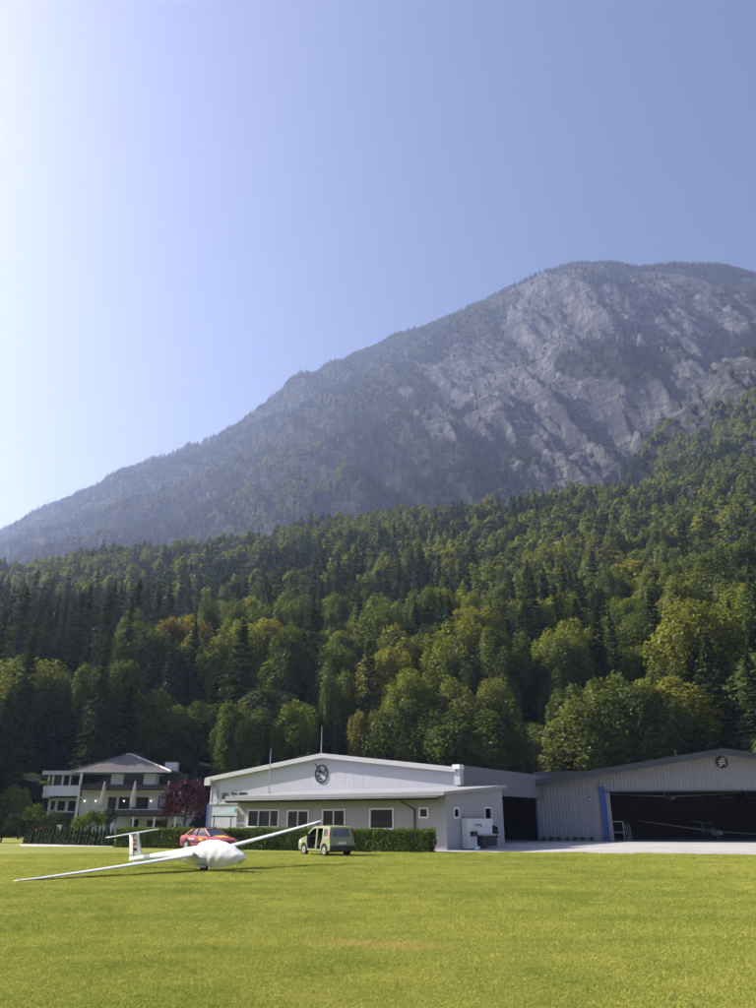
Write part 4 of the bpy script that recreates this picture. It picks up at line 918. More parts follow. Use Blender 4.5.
# hipped roof with tile rows
ox = 1.25; ex0, ex1, ey0, ey1 = xl - ox, xr + 2.4, -ox, 13.2
rx0, rx1, ry = FHs.px(126, 757, 6)[0], FHs.px(131, 757, 6)[0], 6.0
def tiled(p00, p10, p11, p01, rows):       # eave-left, eave-right, top-right, top-left: stepped tile courses
    mb = MB()
    for k in range(rows):
        a, b_ = k / rows, (k + 1) / rows
        l = lambda p_, q_, s_: Vector(p_) * (1 - s_) + Vector(q_) * s_
        A0, A1, B0, B1 = l(p00, p01, a), l(p10, p11, a), l(p00, p01, b_), l(p10, p11, b_); up = Vector((0, 0, 0.07))
        mb.add([A0 + up, A1 + up, B1, B0, A0, A1], [(0, 1, 2, 3), (4, 5, 1, 0)])
    return mb
ex, zz = zev, zpk
rfm = [tiled((ex0, ey0, ex), (ex1, ey0, ex), (rx1, ry, zz), (rx0, ry, zz), 16), tiled((ex1, ey0, ex), (ex1, ey1, ex), (rx1, ry, zz), (rx1, ry, zz), 16), tiled((ex0, ey1, ex), (ex0, ey0, ex), (rx0, ry, zz), (rx0, ry, zz), 16), tiled((ex1, ey1, ex), (ex0, ey1, ex), (rx0, ry, zz), (rx1, ry, zz), 16)]
for q in rfm: rfo = q.build('roof_slope', M['tile'], hs, fix=False)
MB().tube([(ex1, ey0, ex + 0.08), (rx1, ry, zz + 0.08)], 0.16, 6).build('hip_ridge', M['ridge'], hs); MB().tube([(ex0, ey0, ex + 0.08), (rx0, ry, zz + 0.08)], 0.10, 6).build('hip_ridge', M['tile'], hs)
MB().tube([(rx0, ry, zz + 0.08), (rx1, ry, zz + 0.08)], 0.15, 6).build('hip_ridge', M['ridge'], hs)
MB().box(ex0, ex1, ey0, ey1, ex - 0.14, ex - 0.01).build('eaves', M['dark_wood'], hs)
MB().box(ex0, ex1, ey0 - 0.12, ey0 - 0.003, ex - 0.10, ex + 0.06).build('gutter', M['metal'], hs)
cz = FHs.px(172, 764, 9); MB().box(cz[0] - 0.9, cz[0] + 0.9, 8.5, 9.7, zev - 0.4, cz[1] + 0.2).build('chimney', M['white_wall'], hs)
# balcony roof, balustrades
bz = FHs.px(130, 786)[1]; bx0 = FHs.px(86, 790)[0]
MB().box(bx0, xrr + 0.8, -2.2, 0.58, z2 - 0.02, z2 + 0.16).build('balcony_slab', M['dark_wood'], hs)
for k in range(46):
    a = bx0 + (xrr + 0.8 - bx0) * k / 46; MB().box(a, a + (xrr + 0.8 - bx0) / 46 - 0.03, -2.24, -2.20, z2 + 0.17, z2 + 0.62).build('balustrade_board', M['dark_wood'], hs)
tz0, tz1 = FHs.px(130, 817, -3)[1], FHs.px(130, 810, -3)[1]; tx0 = FHs.px(111, 812, -3)[0]
MB().box(tx0, xrr + 1.0, -3.2, -0.01, tz0 + 0.05, tz0 + 0.25).build('terrace_slab', M['dark_wood'], hs)
for k in range(40):
    a = tx0 + (xrr + 1.0 - tx0) * k / 40; MB().box(a, a + (xrr + 1.0 - tx0) / 40 - 0.03, -3.24, -3.20, tz0 + 0.05, tz1).build('balustrade_board', M['dark_wood'], hs)
MB().box(tx0, xrr + 1.0, -3.26, -3.16, tz1 + 0.003, tz1 + 0.08).build('handrail', M['trim'], hs)
for k in range(4): xx = tx0 + 0.3 + (xrr - tx0) * k / 3; MB().box(xx - 0.1, xx + 0.1, -3.1, -2.9, 0, tz0 + 0.05).build('terrace_post', M['white_wall'], hs)
MB().tube([(FHs.px(78, 800, -1.3)[0], -1.3, 0), (FHs.px(78, 800, -1.3)[0], -1.3, zev - 0.15)], 0.17, 10).build('corner_post', M['white'], hs)
# rounded terrace wing on the left
wx0, wx1 = FHs.px(39, 792, -1)[0], FHs.px(79, 792, -1)[0]; wz0, wz1 = FHs.px(60, 798, -1)[1], FHs.px(60, 785.5, -1)[1]
ol = [(wx1, -1.0)] + [(wx0 + 1.6 + 1.6 * math.cos(a), -1.0 + 1.6 - 1.6 * math.sin(a)) for a in np.linspace(R(90), R(180), 8)] + [(wx0, 7.0)]
il = [(x_ + 0.18, y_ + 0.18) for x_, y_ in ol[1:]]; il[-1] = (wx0 + 0.18, 7.0); il = [(wx1, -0.82)] + il
rg = [[(p_[0], p_[1], wz0) for p_ in ol], [(p_[0], p_[1], wz1) for p_ in ol], [(p_[0], p_[1], wz1) for p_ in il], [(p_[0], p_[1], wz0 + 0.3) for p_ in il]]
MB().loft(rg, False, False).build('parapet', M['white_wall'], hs, smooth=False)
MB().plate(ol + [(wx1, 7.0)], [], lambda u, v, w: (u, v, wz0 + w), 0.25).build('terrace_slab', M['white_wall'], hs)
rr0 = FHs.rect(43, 80, 770.8, 775.5, -0.6)
MB().box(rr0[0], rr0[1], -0.8, 8, rr0[2] + 0.1, rr0[3]).build('flat_roof', M['trim'], hs)
for px_ in (48.5, 53, 62.5, 70): xx = FHs.px(px_, 780, 0)[0]; MB().box(xx - 0.1, xx + 0.1, 0.0, 0.2, wz1 - 0.2, rr0[2] + 0.1).build('roof_post', M['white'], hs)
MB().box(rr0[0] + 0.3, rr0[1], 3.6, 3.8, wz0, rr0[2] + 0.1).build('glazed_wall', M['darkglass'], hs)
lw2 = [hr(51, 54.8, 801, 810, 0.8), hr(57.8, 65, 801, 810.5, 0.8), hr(68.3, 75.5, 801, 811, 0.8)]
MB().plate([(FHs.px(48, 805, 0.8)[0], 0), (wx1, 0), (wx1, wz0), (FHs.px(48, 805, 0.8)[0], wz0)], [rect(*r_) for r_ in lw2], lambda u, v, w: (u, 0.8 + w, v), 0.3).build('wing_wall', M['white_wall'], hs)
for r_ in lw2: window(hs, r_, 0.8, M['dark_wood'], M['darkglass'], 0.06)
MB().box(FHs.px(48, 805, 0.8)[0], FHs.px(48, 805, 0.8)[0] + 0.25, 1.11, 7, 0, wz0).build('wing_side_wall', M['white_wall'], hs)
MB().box(FHs.px(50, 812, 0.4)[0], wx1, 0.4, 0.78, 0, FHs.px(60, 812.5, 0.4)[1]).build('plinth', M['dark_wood'], hs)

# closed parasols on the terrace
for x, yt, yb, lab in ((105, 781.5, 808, 'left of the three closed beige parasols on the house terrace'), (135.5, 781, 807.5, 'middle of the three closed beige parasols on the house terrace'), (169, 781, 807, 'right of the three closed beige parasols, beside the plum tree')):
    X_, zt_ = FHs.px(x, yt, -2.9); _, zb1 = FHs.px(x, yb, -2.9); fl = tz0 + 0.25
    if x < 110: fl = zb1 - 0.9
    o = thing('closed_parasol', lab, 'parasol', (FHs.o.x + X_, HD - 2.9, fl), 0, 'closed parasols on the terrace')
    MB().tube([(0, 0, 0), (0, 0, zt_ - fl)], 0.035, 6).build('pole', M['metal'], o)
    rings = []
    for j in range(9):
        f = j / 8; z_ = (zb1 - fl) + (zt_ - zb1) * f; r0_ = 0.05 + 0.30 * (1 - f) ** 0.8 * (1 if f > 0.08 else 0.7)
        rings.append([(r0_ * (1 + 0.28 * math.cos(5 * a)) * math.cos(a), r0_ * (1 + 0.28 * math.cos(5 * a)) * math.sin(a), z_) for a in np.linspace(0, 2 * math.pi, 21)[:-1]])
    MB().loft(rings).build('canopy', M['beige_cloth'], o, smooth=True)
    MB().tube([(0, 0, 0), (0, 0, 0.12)], 0.28, 10).build('base', M['dark_metal'], o)
# round lamps on the terrace
for x, y, lab in ((84.7, 801, 'leftmost white globe lamp by the corner post of the house'), (95.8, 801, 'second white globe lamp, left of the first parasol'), (124, 801, 'white globe lamp left of the middle parasol'), (151, 801, 'white globe lamp between the middle and right parasols')):
    X_, Z_ = FHs.px(x, y, 0.35)
    o = thing('globe_lamp', lab, 'lamp', (FHs.o.x + X_, HD + 0.55, Z_), 0, 'globe lamps on the house wall')
    MB().sphere((0, -0.25, 0), 0.12).build('globe', M['lamp'], o, smooth=True); MB().tube([(0, 0.04, -0.1), (0, -0.25, -0.1)], 0.03, 6).build('bracket', M['dark_metal'], o)

# ------------------------------------------------------------------ gliders
def airfoil(n=9, t=0.15):
    xs = [(1 - math.cos(math.pi * k / n)) / 2 for k in range(n + 1)]
    th = lambda x: 5 * t * (0.2969 * math.sqrt(x) - 0.126 * x - 0.3516 * x * x + 0.2843 * x ** 3 - 0.1015 * x ** 4)
    return [(x, th(x) * 1.15) for x in xs] + [(x, -th(x) * 0.75) for x in xs[-2:0:-1]]
AF = airfoil()
FUS = [(2.55, 0.02, 0.02, 0.43), (2.48, 0.09, 0.09, 0.44), (2.25, 0.20, 0.19, 0.47), (1.85, 0.28, 0.27, 0.51), (1.3, 0.32, 0.345, 0.545), (0.6, 0.325, 0.385, 0.565), (0.0, 0.315, 0.375, 0.58), (-0.6, 0.27, 0.31, 0.60), (-1.3, 0.19, 0.20, 0.63), (-2.2, 0.135, 0.14, 0.62), (-3.2, 0.105, 0.115, 0.58), (-4.0, 0.085, 0.10, 0.54), (-4.35, 0.05, 0.08, 0.53)]
def fus_ring(s, n=20):
    x, ry, rz, cz = s; return [(x, ry * math.cos(2 * math.pi * k / n), cz + rz * math.sin(2 * math.pi * k / n)) for k in range(n)]
def make_glider(label, loc, heading, roll, canopy=True, span=15.0, flag=True):
    """x forward, y left, z up; the wheel stands at the origin"""
    o = thing('glider', label, 'glider', loc, heading); o.rotation_euler = (roll, 0, heading)
    fu = MB().loft([fus_ring(s) for s in FUS]).build('fuselage', M['gelcoat'], o, smooth=True)
    if canopy: MB().sphere((1.15, 0, 0.72), (0.95, 0.27, 0.26), 16, 10).build('canopy', M['darkglass'], fu, smooth=True)
    hs_ = span / 2
    for sg in (1, -1):
        st = [(0.26, 0.98, 0.30, 0), (1.2, 0.92, 0.29, 0.02), (3.0, 0.82, 0.25, 0.10), (hs_ * 0.68, 0.68, 0.19, 0.21), (hs_ * 0.9, 0.50, 0.12, 0.31), (hs_ * 0.985, 0.34, 0.05, 0.37), (hs_, 0.16, -0.02, 0.385)]
        rings = []
        for y, c, le, dz in st:
            f_ = y / hs_; rings.append([(le - x_ * c, sg * y, 0.64 + dz * 0.85 + z_ * c * (1 - 0.25 * f_)) for x_, z_ in AF])
        wg = MB().loft(rings).build('wing', M['gelcoat'], o, smooth=True)
        a0 = [(0.29 - 0.80 * 0.82, sg * 3.6, 0.64 + 0.135), (0.12 - 0.82 * 0.5, sg * hs_ * 0.9, 0.64 + 0.28)]
        MB().tube([(a0[0][0], a0[0][1], a0[0][2]), (a0[1][0], a0[1][1], a0[1][2])], 0.006, 4).build('aileron_gap', M['metal'], wg)
        MB().tube([(-0.1, sg * hs_ * 0.97, 0.64 + 0.26), (-0.1, sg * hs_ * 0.97, 0.64 + 0.12)], [0.03, 0.015], 6).build('tip_skid', M['tyre'], wg)
    fn = MB().loft([[(xl_ + (1 - x_) * c - c * 0, z2_ * c * 0.75, z_) for x_, z2_ in AF] for xl_, c, z_ in ((-4.42, 0.92, 0.52), (-4.40, 0.82, 0.80), (-4.40, 0.70, 1.18), (-4.40, 0.62, 1.52))]).build('fin', M['gelcoat'], o, smooth=True)
    MB().box(-4.10, -4.085, -0.055, 0.055, 0.60, 1.48).build('rudder_gap', M['metal'], fn)
    if flag:
        for k, (mm, hh) in enumerate(((M['tail_red'], 0.07), (M['white'], 0.05), (M['tail_red'], 0.07))):
            z_ = 1.26 - 0.075 * k; MB().box(-4.06, -3.92, -0.062, 0.062, z_ - hh / 2, z_ + hh / 2).build('flag_stripe', mm, fn)
        for k in range(3): MB().box(-4.08 + 0.09 * k, -4.03 + 0.09 * k, -0.062, 0.062, 0.86, 0.96).build('registration_letter', M['black'], fn)
    rings = []
    for y, c, le in ((-1.28, 0.30, -4.02), (-1.2, 0.36, -3.96), (0, 0.55, -3.86), (1.2, 0.36, -3.96), (1.28, 0.30, -4.02)):
        rings.append([(le - x_ * c, y, 1.535 + z_ * c * 0.8) for x_, z_ in AF])
    tp = MB().loft(rings).build('tailplane', M['gelcoat'], o, smooth=True)
    MB().box(-4.19, -4.18, -1.1, 1.1, 1.55, 1.557).build('elevator_gap', M['metal'], tp)
    w = MB().tube([(0.25, -0.06, 0.17), (0.25, 0.06, 0.17)], 0.17, 14).build('main_wheel', M['tyre'], o)
    for sg in (1, -1): MB().box(-0.05, 0.5, sg * 0.12 - 0.006, sg * 0.12 + 0.006, 0.16, 0.26).build('wheel_door', M['gelcoat'], o)
    w = MB().tube([(-3.95, -0.035, 0.36), (-3.95, 0.035, 0.36)], 0.10, 10).build('tail_wheel', M['tyre'], o)
    MB().box(-4.1, -3.8, -0.045, 0.045, 0.40, 0.47).build('tail_wheel_fairing', M['gelcoat'], o)
    return o
L_ = gnd(19.5, 880.2, 0.06); r_ = ray(325, 820.3); c_ = Vector((0, 0, HC)); dv = c_ - L_
Aq, Bq, Cq = r_.dot(r_), 2 * dv.dot(r_), dv.dot(dv) - 14.98 ** 2
tq = (-Bq + math.sqrt(max(0, Bq * Bq - 4 * Aq * Cq))) / 2 / Aq; R_ = c_ + r_ * tq
wdir = (R_ - L_); yaw = math.atan2(wdir.y, wdir.x); ROLL = math.asin(wdir.z / wdir.length)
mid = (L_ + R_) / 2; head = yaw - math.pi / 2
print('GLIDER', L_, R_, math.degrees(yaw), math.degrees(ROLL), mid)
# left wing of the glider (its +y) must point away from the camera side that is low: heading right/towards us, +y = up-right
base = mid - Vector((0.0, 0.0, 0.0)); zroot = mid.z - 0.64 - 0.385 * 0.85
gl = make_glider('white T-tailed glider parked on the lawn, one wing tip on the grass', (mid.x, mid.y, 0), head, ROLL, canopy=False)
# set so that the low tip rests on the grass
cr_, sr__ = math.cos(ROLL), math.sin(ROLL)
tipz = -7.5 * sr__ + (0.64 + 0.385 * 0.85) * cr_
gl.location = (mid.x - 0.0, mid.y, 0.05 - tipz)
# tail down a little: the tail wheel stands on the ground
gl.rotation_euler = (ROLL, R(-2.5), head)
# cloth cover over the cockpit
cv = []
ncv, nav = 46, 40
g = np.random.default_rng(4)
for i in range(ncv):
    f = i / (ncv - 1); x = 2.60 - 2.45 * f
    xs_ = [s[0] for s in FUS][::-1]
    ry = float(np.interp(x, xs_, [s[1] for s in FUS][::-1])); rz = float(np.interp(x, xs_, [s[2] for s in FUS][::-1])); cz = float(np.interp(x, xs_, [s[3] for s in FUS][::-1]))
    can = 0.16 * max(0, 1 - ((x - 1.0) / 1.25) ** 2); row = []
    for k in range(nav):
        v = k / (nav - 1) * 2 - 1; av = abs(v); sg = 1 if v > 0 else -1
        ph_ = 4.2 * x + 3.2 * av + 0.8 * math.sin(2.3 * x + 3 * av); wr_ = 0.009 * (0.5 - abs(math.sin(ph_ * 1.7)) ** 0.7) * (0.25 + av) + 0.006 * math.sin(13 * x + 11 * av)
        nose = max(0.0, (x - 1.75) / 0.85)
        if av < 0.60:
            a = av / 0.60 * math.pi / 2; y_ = sg * (ry + 0.025 + wr_) * math.sin(a); z_ = cz + (rz + 0.025 + can + wr_) * math.cos(a)
        else:
            q_ = (av - 0.60) / 0.40; hem = 0.17 + 0.025 * math.sin(4.3 * x) + 0.012 * math.sin(11 * x) + 0.24 * nose ** 1.5
            if x < 0.7: hem = hem + (0.7 - x) * 0.75
            z_ = cz + (hem - cz) * min(q_, 1.0); y_ = sg * (ry + 0.025 + wr_ * (1 + 2 * q_)) * (1 - 0.50 * q_ ** 1.6)
            if x < 0.32 and z_ < 0.76: y_ = sg * (ry + 0.03 + (0.76 - z_) * 0.9); z_ = 0.765 + 0.01 * q_
        row.append((x, y_, z_))
    cv.append(row if i else [(2.64, p_[1] * 0.05, 0.43 + (p_[2] - 0.43) * 0.05) for p_ in row])
co_ = MB().loft(cv, False, False).build('cockpit_cover', M['cloth'], None, smooth=True)
co_.location = gl.location; co_.rotation_euler = gl.rotation_euler
tag(co_, 'crumpled white cloth cover draped over the cockpit of the parked glider', 'cover')

# gliders in the right hangar
def hp(px_, py_, dep): a = FH.px(px_, py_, dep); q_ = HO + FH.x * a[0] + FH.y * dep; return Vector((q_.x, q_.y, a[1]))
P_ = hp(670, 796.5, 12); o = make_glider('glider hung high under the roof of the right hangar', (P_.x, P_.y, P_.z - 0.62), RH - math.pi / 2, 0.0, True, 15, False)
P_ = hp(713, 827, 11); o = make_glider('glider standing in the right hangar doorway with one wing raised', (P_.x, P_.y, 0.15), RH - math.pi / 2 + R(6), R(5.5) * -1, True, 16, False)
P_ = hp(742, 797.5, 9)
o = thing('wing_panel', 'orange-tipped white wing panel stored high in the right hangar', 'wing', P_, RH)
MB().loft([[(xx, -x_ * c + 0.2, z_ * c) for x_, z_ in AF] for xx, c in ((-2.2, 0.5), (0, 0.7), (6, 0.8))]).build('panel', M['gelcoat'], o, smooth=True)
MB().loft([[(xx, -x_ * c + 0.23, z_ * c) for x_, z_ in AF] for xx, c in ((-0.9, 0.66), (0.0, 0.74), (1.4, 0.76))]).build('orange_band', M['flower'], o, smooth=True)
for xx in (0.5, 4.5): MB().tube([(xx, 0, 0.05), (xx, 0, 2.4)], 0.03, 5).build('hanging_strap', M['metal'], o)
P_ = hp(618, 830, 3.0)
o = thing('metal_rack', 'square metal rack just inside the left of the right hangar doorway', 'rack', (P_.x, P_.y, 0), RH)
rw, rh0, rh1 = 0.55, 0.75, 1.75
for xx in (-rw, rw): MB().box(xx - 0.05, xx + 0.05, -0.05, 0.05, 0.0, rh1).build('upright', M['trim'], o)
for zz in (rh0, rh1): MB().box(-rw + 0.05, rw - 0.05, -0.04, 0.04, zz - 0.05, zz + 0.05).build('rail', M['trim'], o)
for k in range(3): MB().tube([(rw + 0.3 + 0.2 * k, 0, 0.0), (rw + 0.15 + 0.22 * k, 0.1, 1.5)], 0.03, 5).build('leaning_pole', M['metal'], o)
# something pale inside the open side door of the white hangar
q = at(530, 818, 92)
o = thing('trailer', 'pale closed glider trailer in the dark side doorway of the white hangar', 'trailer', (q.x, q.y, 0), RZ + R(90))
MB().loft([[(x_, -w_, 0.5), (x_, w_, 0.5), (x_, w_, 0.5 + h_ * 0.7), (x_, w_ * 0.6, 0.5 + h_), (x_, -w_ * 0.6, 0.5 + h_), (x_, -w_, 0.5 + h_ * 0.7)] for x_, w_, h_ in ((-4, 0.5, 0.8), (-3, 0.75, 1.3), (2, 0.8, 1.5), (2.8, 0.6, 1.2))]).build('body', M['white'], o)
for sg in (-1, 1): MB().tube([(0.3, sg * 0.72, 0.33), (0.3, sg * 0.88, 0.33)], 0.33, 14).build('wheel', M['tyre'], o)
MB().tube([(2.7, 0, 0.5), (4.0, 0, 0.45)], 0.05, 6).build('drawbar', M['metal'], o)

# ------------------------------------------------------------------ cars
def wheel(parent, x, y, r=0.29, w=0.18, sg=1):
    o = MB().tube([(x, y - w / 2, r), (x, y + w / 2, r)], r, 20).build('wheel', M['tyre'], parent)
    yo = y + sg * w / 2
    MB().tube([(x, yo - sg * 0.02, r), (x, yo + sg * 0.012, r)], [r * 0.64, r * 0.58], 16).build('rim', M['rim'], o)
    MB().tube([(x, yo, r), (x, yo + sg * 0.022, r)], r * 0.16, 10).build('hub_cap', M['dark_metal'], o)
def arc(cx, cz, r, a0, a1, n=9): return [(cx + r * math.cos(R(a0 + (a1 - a0) * k / n)), cz + r * math.sin(R(a0 + (a1 - a0) * k / n))) for k in range(n + 1)]
pq = gnd(325.5, 855.4)
pan = thing('parked_car', 'small pale green hatchback with its doors taken off, on the lawn before the hedge', 'car', pq, R(180 - 56))
out = [(-1.74, 0.34)] + arc(-1.15, 0.30, 0.37, 186, -6)[0:] + arc(1.15, 0.30, 0.37, 186, -6) + [(1.76, 0.30), (1.80, 0.45), (1.79, 0.62), (1.70, 0.80), (1.45, 0.90), (0.98, 1.00), (0.66, 1.24), (0.28, 1.48), (0.0, 1.53), (-0.8, 1.55), (-1.45, 1.52), (-1.60, 1.47), (-1.66, 1.2), (-1.73, 0.95), (-1.77, 0.6)]
# outline must run along the sill: arcs go over the wheels
fd = [(0.72, 0.36), (0.84, 0.62), (0.86, 0.98), (0.56, 1.22), (0.26, 1.40), (-0.10, 1.43), (-0.13, 0.36)]
rd = [(-0.25, 0.36), (-0.24, 1.43), (-0.84, 1.43), (-0.92, 0.95), (-0.86, 0.76), (-0.74, 0.62), (-0.69, 0.36)]
qw = [(-1.04, 1.0), (-1.02, 1.38), (-1.42, 1.38), (-1.52, 1.02)]
def ty(z): return 0.785 - max(0, z - 0.95) * 0.22 - max(0, 0.5 - z) * 0.08
for sg in (1, -1):
    so = MB().plate(out, [fd, rd, qw], lambda u, v, w: (u, sg * (ty(v) - w), v), 0.06).build('body_side', M['panda'], pan)
    MB().plate(qw, [], lambda u, v, w: (u, sg * (ty(v) - 0.02 - w), v), 0.012).build('quarter_window', M['carglass'], so)
    MB().plate([(-1.64, 1.0), (-1.58, 1.36), (-1.65, 1.36), (-1.73, 1.0)], [], lambda u, v, w: (u - 0.01, sg * (ty(v) + 0.012 - w), v), 0.05).build('tail_light', M['tail_red'], pan)
    MB().box(0.62, 0.74, sg * 0.80 - 0.03, sg * 0.80 + 0.12 * sg + 0.03, 1.02, 1.14).build('wing_mirror', M['black'], pan, bevel=0.02)
    MB().plate([(1.45, 0.66), (1.72, 0.62), (1.70, 0.78), (1.48, 0.84)], [], lambda u, v, w: (u, sg * (ty(v) + 0.008 - w), v), 0.03).build('headlight', M['lens'], pan)
    for x_ in (-1.15, 1.15): wheel(pan, x_, sg * 0.70, 0.29, 0.17, sg)
MB().loft([[(x_, -ty(z_) + 0.05, z_), (x_, -0.3, z_ + 0.025), (x_, 0.3, z_ + 0.025), (x_, ty(z_) - 0.05, z_), (x_, ty(z_) - 0.05, z_ - 0.05), (x_, -ty(z_) + 0.05, z_ - 0.05)] for x_, z_ in ((0.28, 1.475), (0.0, 1.525), (-0.8, 1.545), (-1.45, 1.515), (-1.60, 1.465))]).build('roof', M['panda'], pan, smooth=False)
MB().loft([[(x_, -ty(z_) + 0.05, z_), (x_, -0.35, z_ + 0.03), (x_, 0.35, z_ + 0.03), (x_, ty(z_) - 0.05, z_), (x_, ty(z_) - 0.05, z_ - 0.05), (x_, -ty(z_) + 0.05, z_ - 0.05)] for x_, z_ in ((0.98, 0.99), (1.45, 0.89), (1.70, 0.79), (1.785, 0.62))]).build('bonnet', M['panda'], pan)
MB().hexa([(0.98, -0.70, 1.0), (1.0, -0.70, 1.0), (1.0, 0.70, 1.0), (0.98, 0.70, 1.0)], [(0.28, -0.62, 1.47), (0.30, -0.62, 1.47), (0.30, 0.62, 1.47), (0.28, 0.62, 1.47)]).build('windscreen', M['carglass'], pan)
tg = MB().plate([(-0.74, 0.55), (0.74, 0.55), (0.73, 0.95), (0.63, 1.46), (-0.63, 1.46), (-0.73, 0.95)], [[(-0.56, 0.98), (0.56, 0.98), (0.50, 1.38), (-0.50, 1.38)]], lambda u, v, w: (-1.77 + (v - 0.55) * 0.16 + w - (0 if v > 0.96 else (0.96 - v) * 0.0), u, v), 0.05).build('tailgate', M['panda'], pan)
MB().plate([(-0.57, 0.97), (0.57, 0.97), (0.51, 1.39), (-0.51, 1.39)], [], lambda u, v, w: (-1.75 + (v - 0.55) * 0.16 + w, u, v), 0.01).build('rear_window', M['carglass'], tg)
MB().box(-1.785, -1.77, -0.26, 0.26, 0.62, 0.73).build('number_plate', M['white'], tg)
MB().box(-1.83, -1.70, -0.76, 0.76, 0.28, 0.545).build('rear_bumper', M['dark_metal'], pan, bevel=0.04)
MB().box(1.70, 1.84, -0.74, 0.74, 0.24, 0.55).build('front_bumper', M['panda'], pan, bevel=0.05)
MB().box(-1.65, 1.0, -0.70, 0.70, 0.22, 0.30).build('floor', M['seat'], pan)
MB().box(0.72, 0.95, -0.66, 0.66, 0.55, 0.98).build('dashboard', M['seat'], pan, bevel=0.05)
MB().box(-1.66, -1.60, -0.68, 0.68, 0.31, 0.9).build('boot_trim', M['seat'], pan)
for y_ in (-0.34, 0.34):
    s_ = MB().box(-0.05, 0.42, y_ - 0.24, y_ + 0.24, 0.36, 0.55).build('front_seat', M['seat'], pan, bevel=0.05)
    MB().hexa([(-0.18, y_ - 0.23, 0.50), (0.0, y_ - 0.23, 0.50), (0.0, y_ + 0.23, 0.50), (-0.18, y_ + 0.23, 0.50)], [(-0.36, y_ - 0.20, 1.08), (-0.26, y_ - 0.20, 1.08), (-0.26, y_ + 0.20, 1.08), (-0.36, y_ + 0.20, 1.08)]).build('seat_back', M['seat'], s_, bevel=0.03)
    MB().box(-0.40, -0.30, y_ - 0.13, y_ + 0.13, 1.10, 1.28).build('headrest', M['seat'], s_, bevel=0.03)
s_ = MB().box(-1.1, -0.65, -0.6, 0.6, 0.36, 0.58).build('rear_seat', M['seat'], pan, bevel=0.05)
MB().hexa([(-1.22, -0.6, 0.5), (-1.08, -0.6, 0.5), (-1.08, 0.6, 0.5), (-1.22, 0.6, 0.5)], [(-1.40, -0.58, 1.0), (-1.30, -0.58, 1.0), (-1.30, 0.58, 1.0), (-1.40, 0.58, 1.0)]).build('seat_back', M['seat'], s_, bevel=0.03)
MB().tube([(0.60 + 0.06 * math.sin(a), 0.34 + 0.18 * math.cos(a), 0.92 + 0.17 * math.sin(a)) for a in np.linspace(0, 2 * math.pi, 17)], 0.018, 6, False).build('steering_wheel', M['black'], pan)

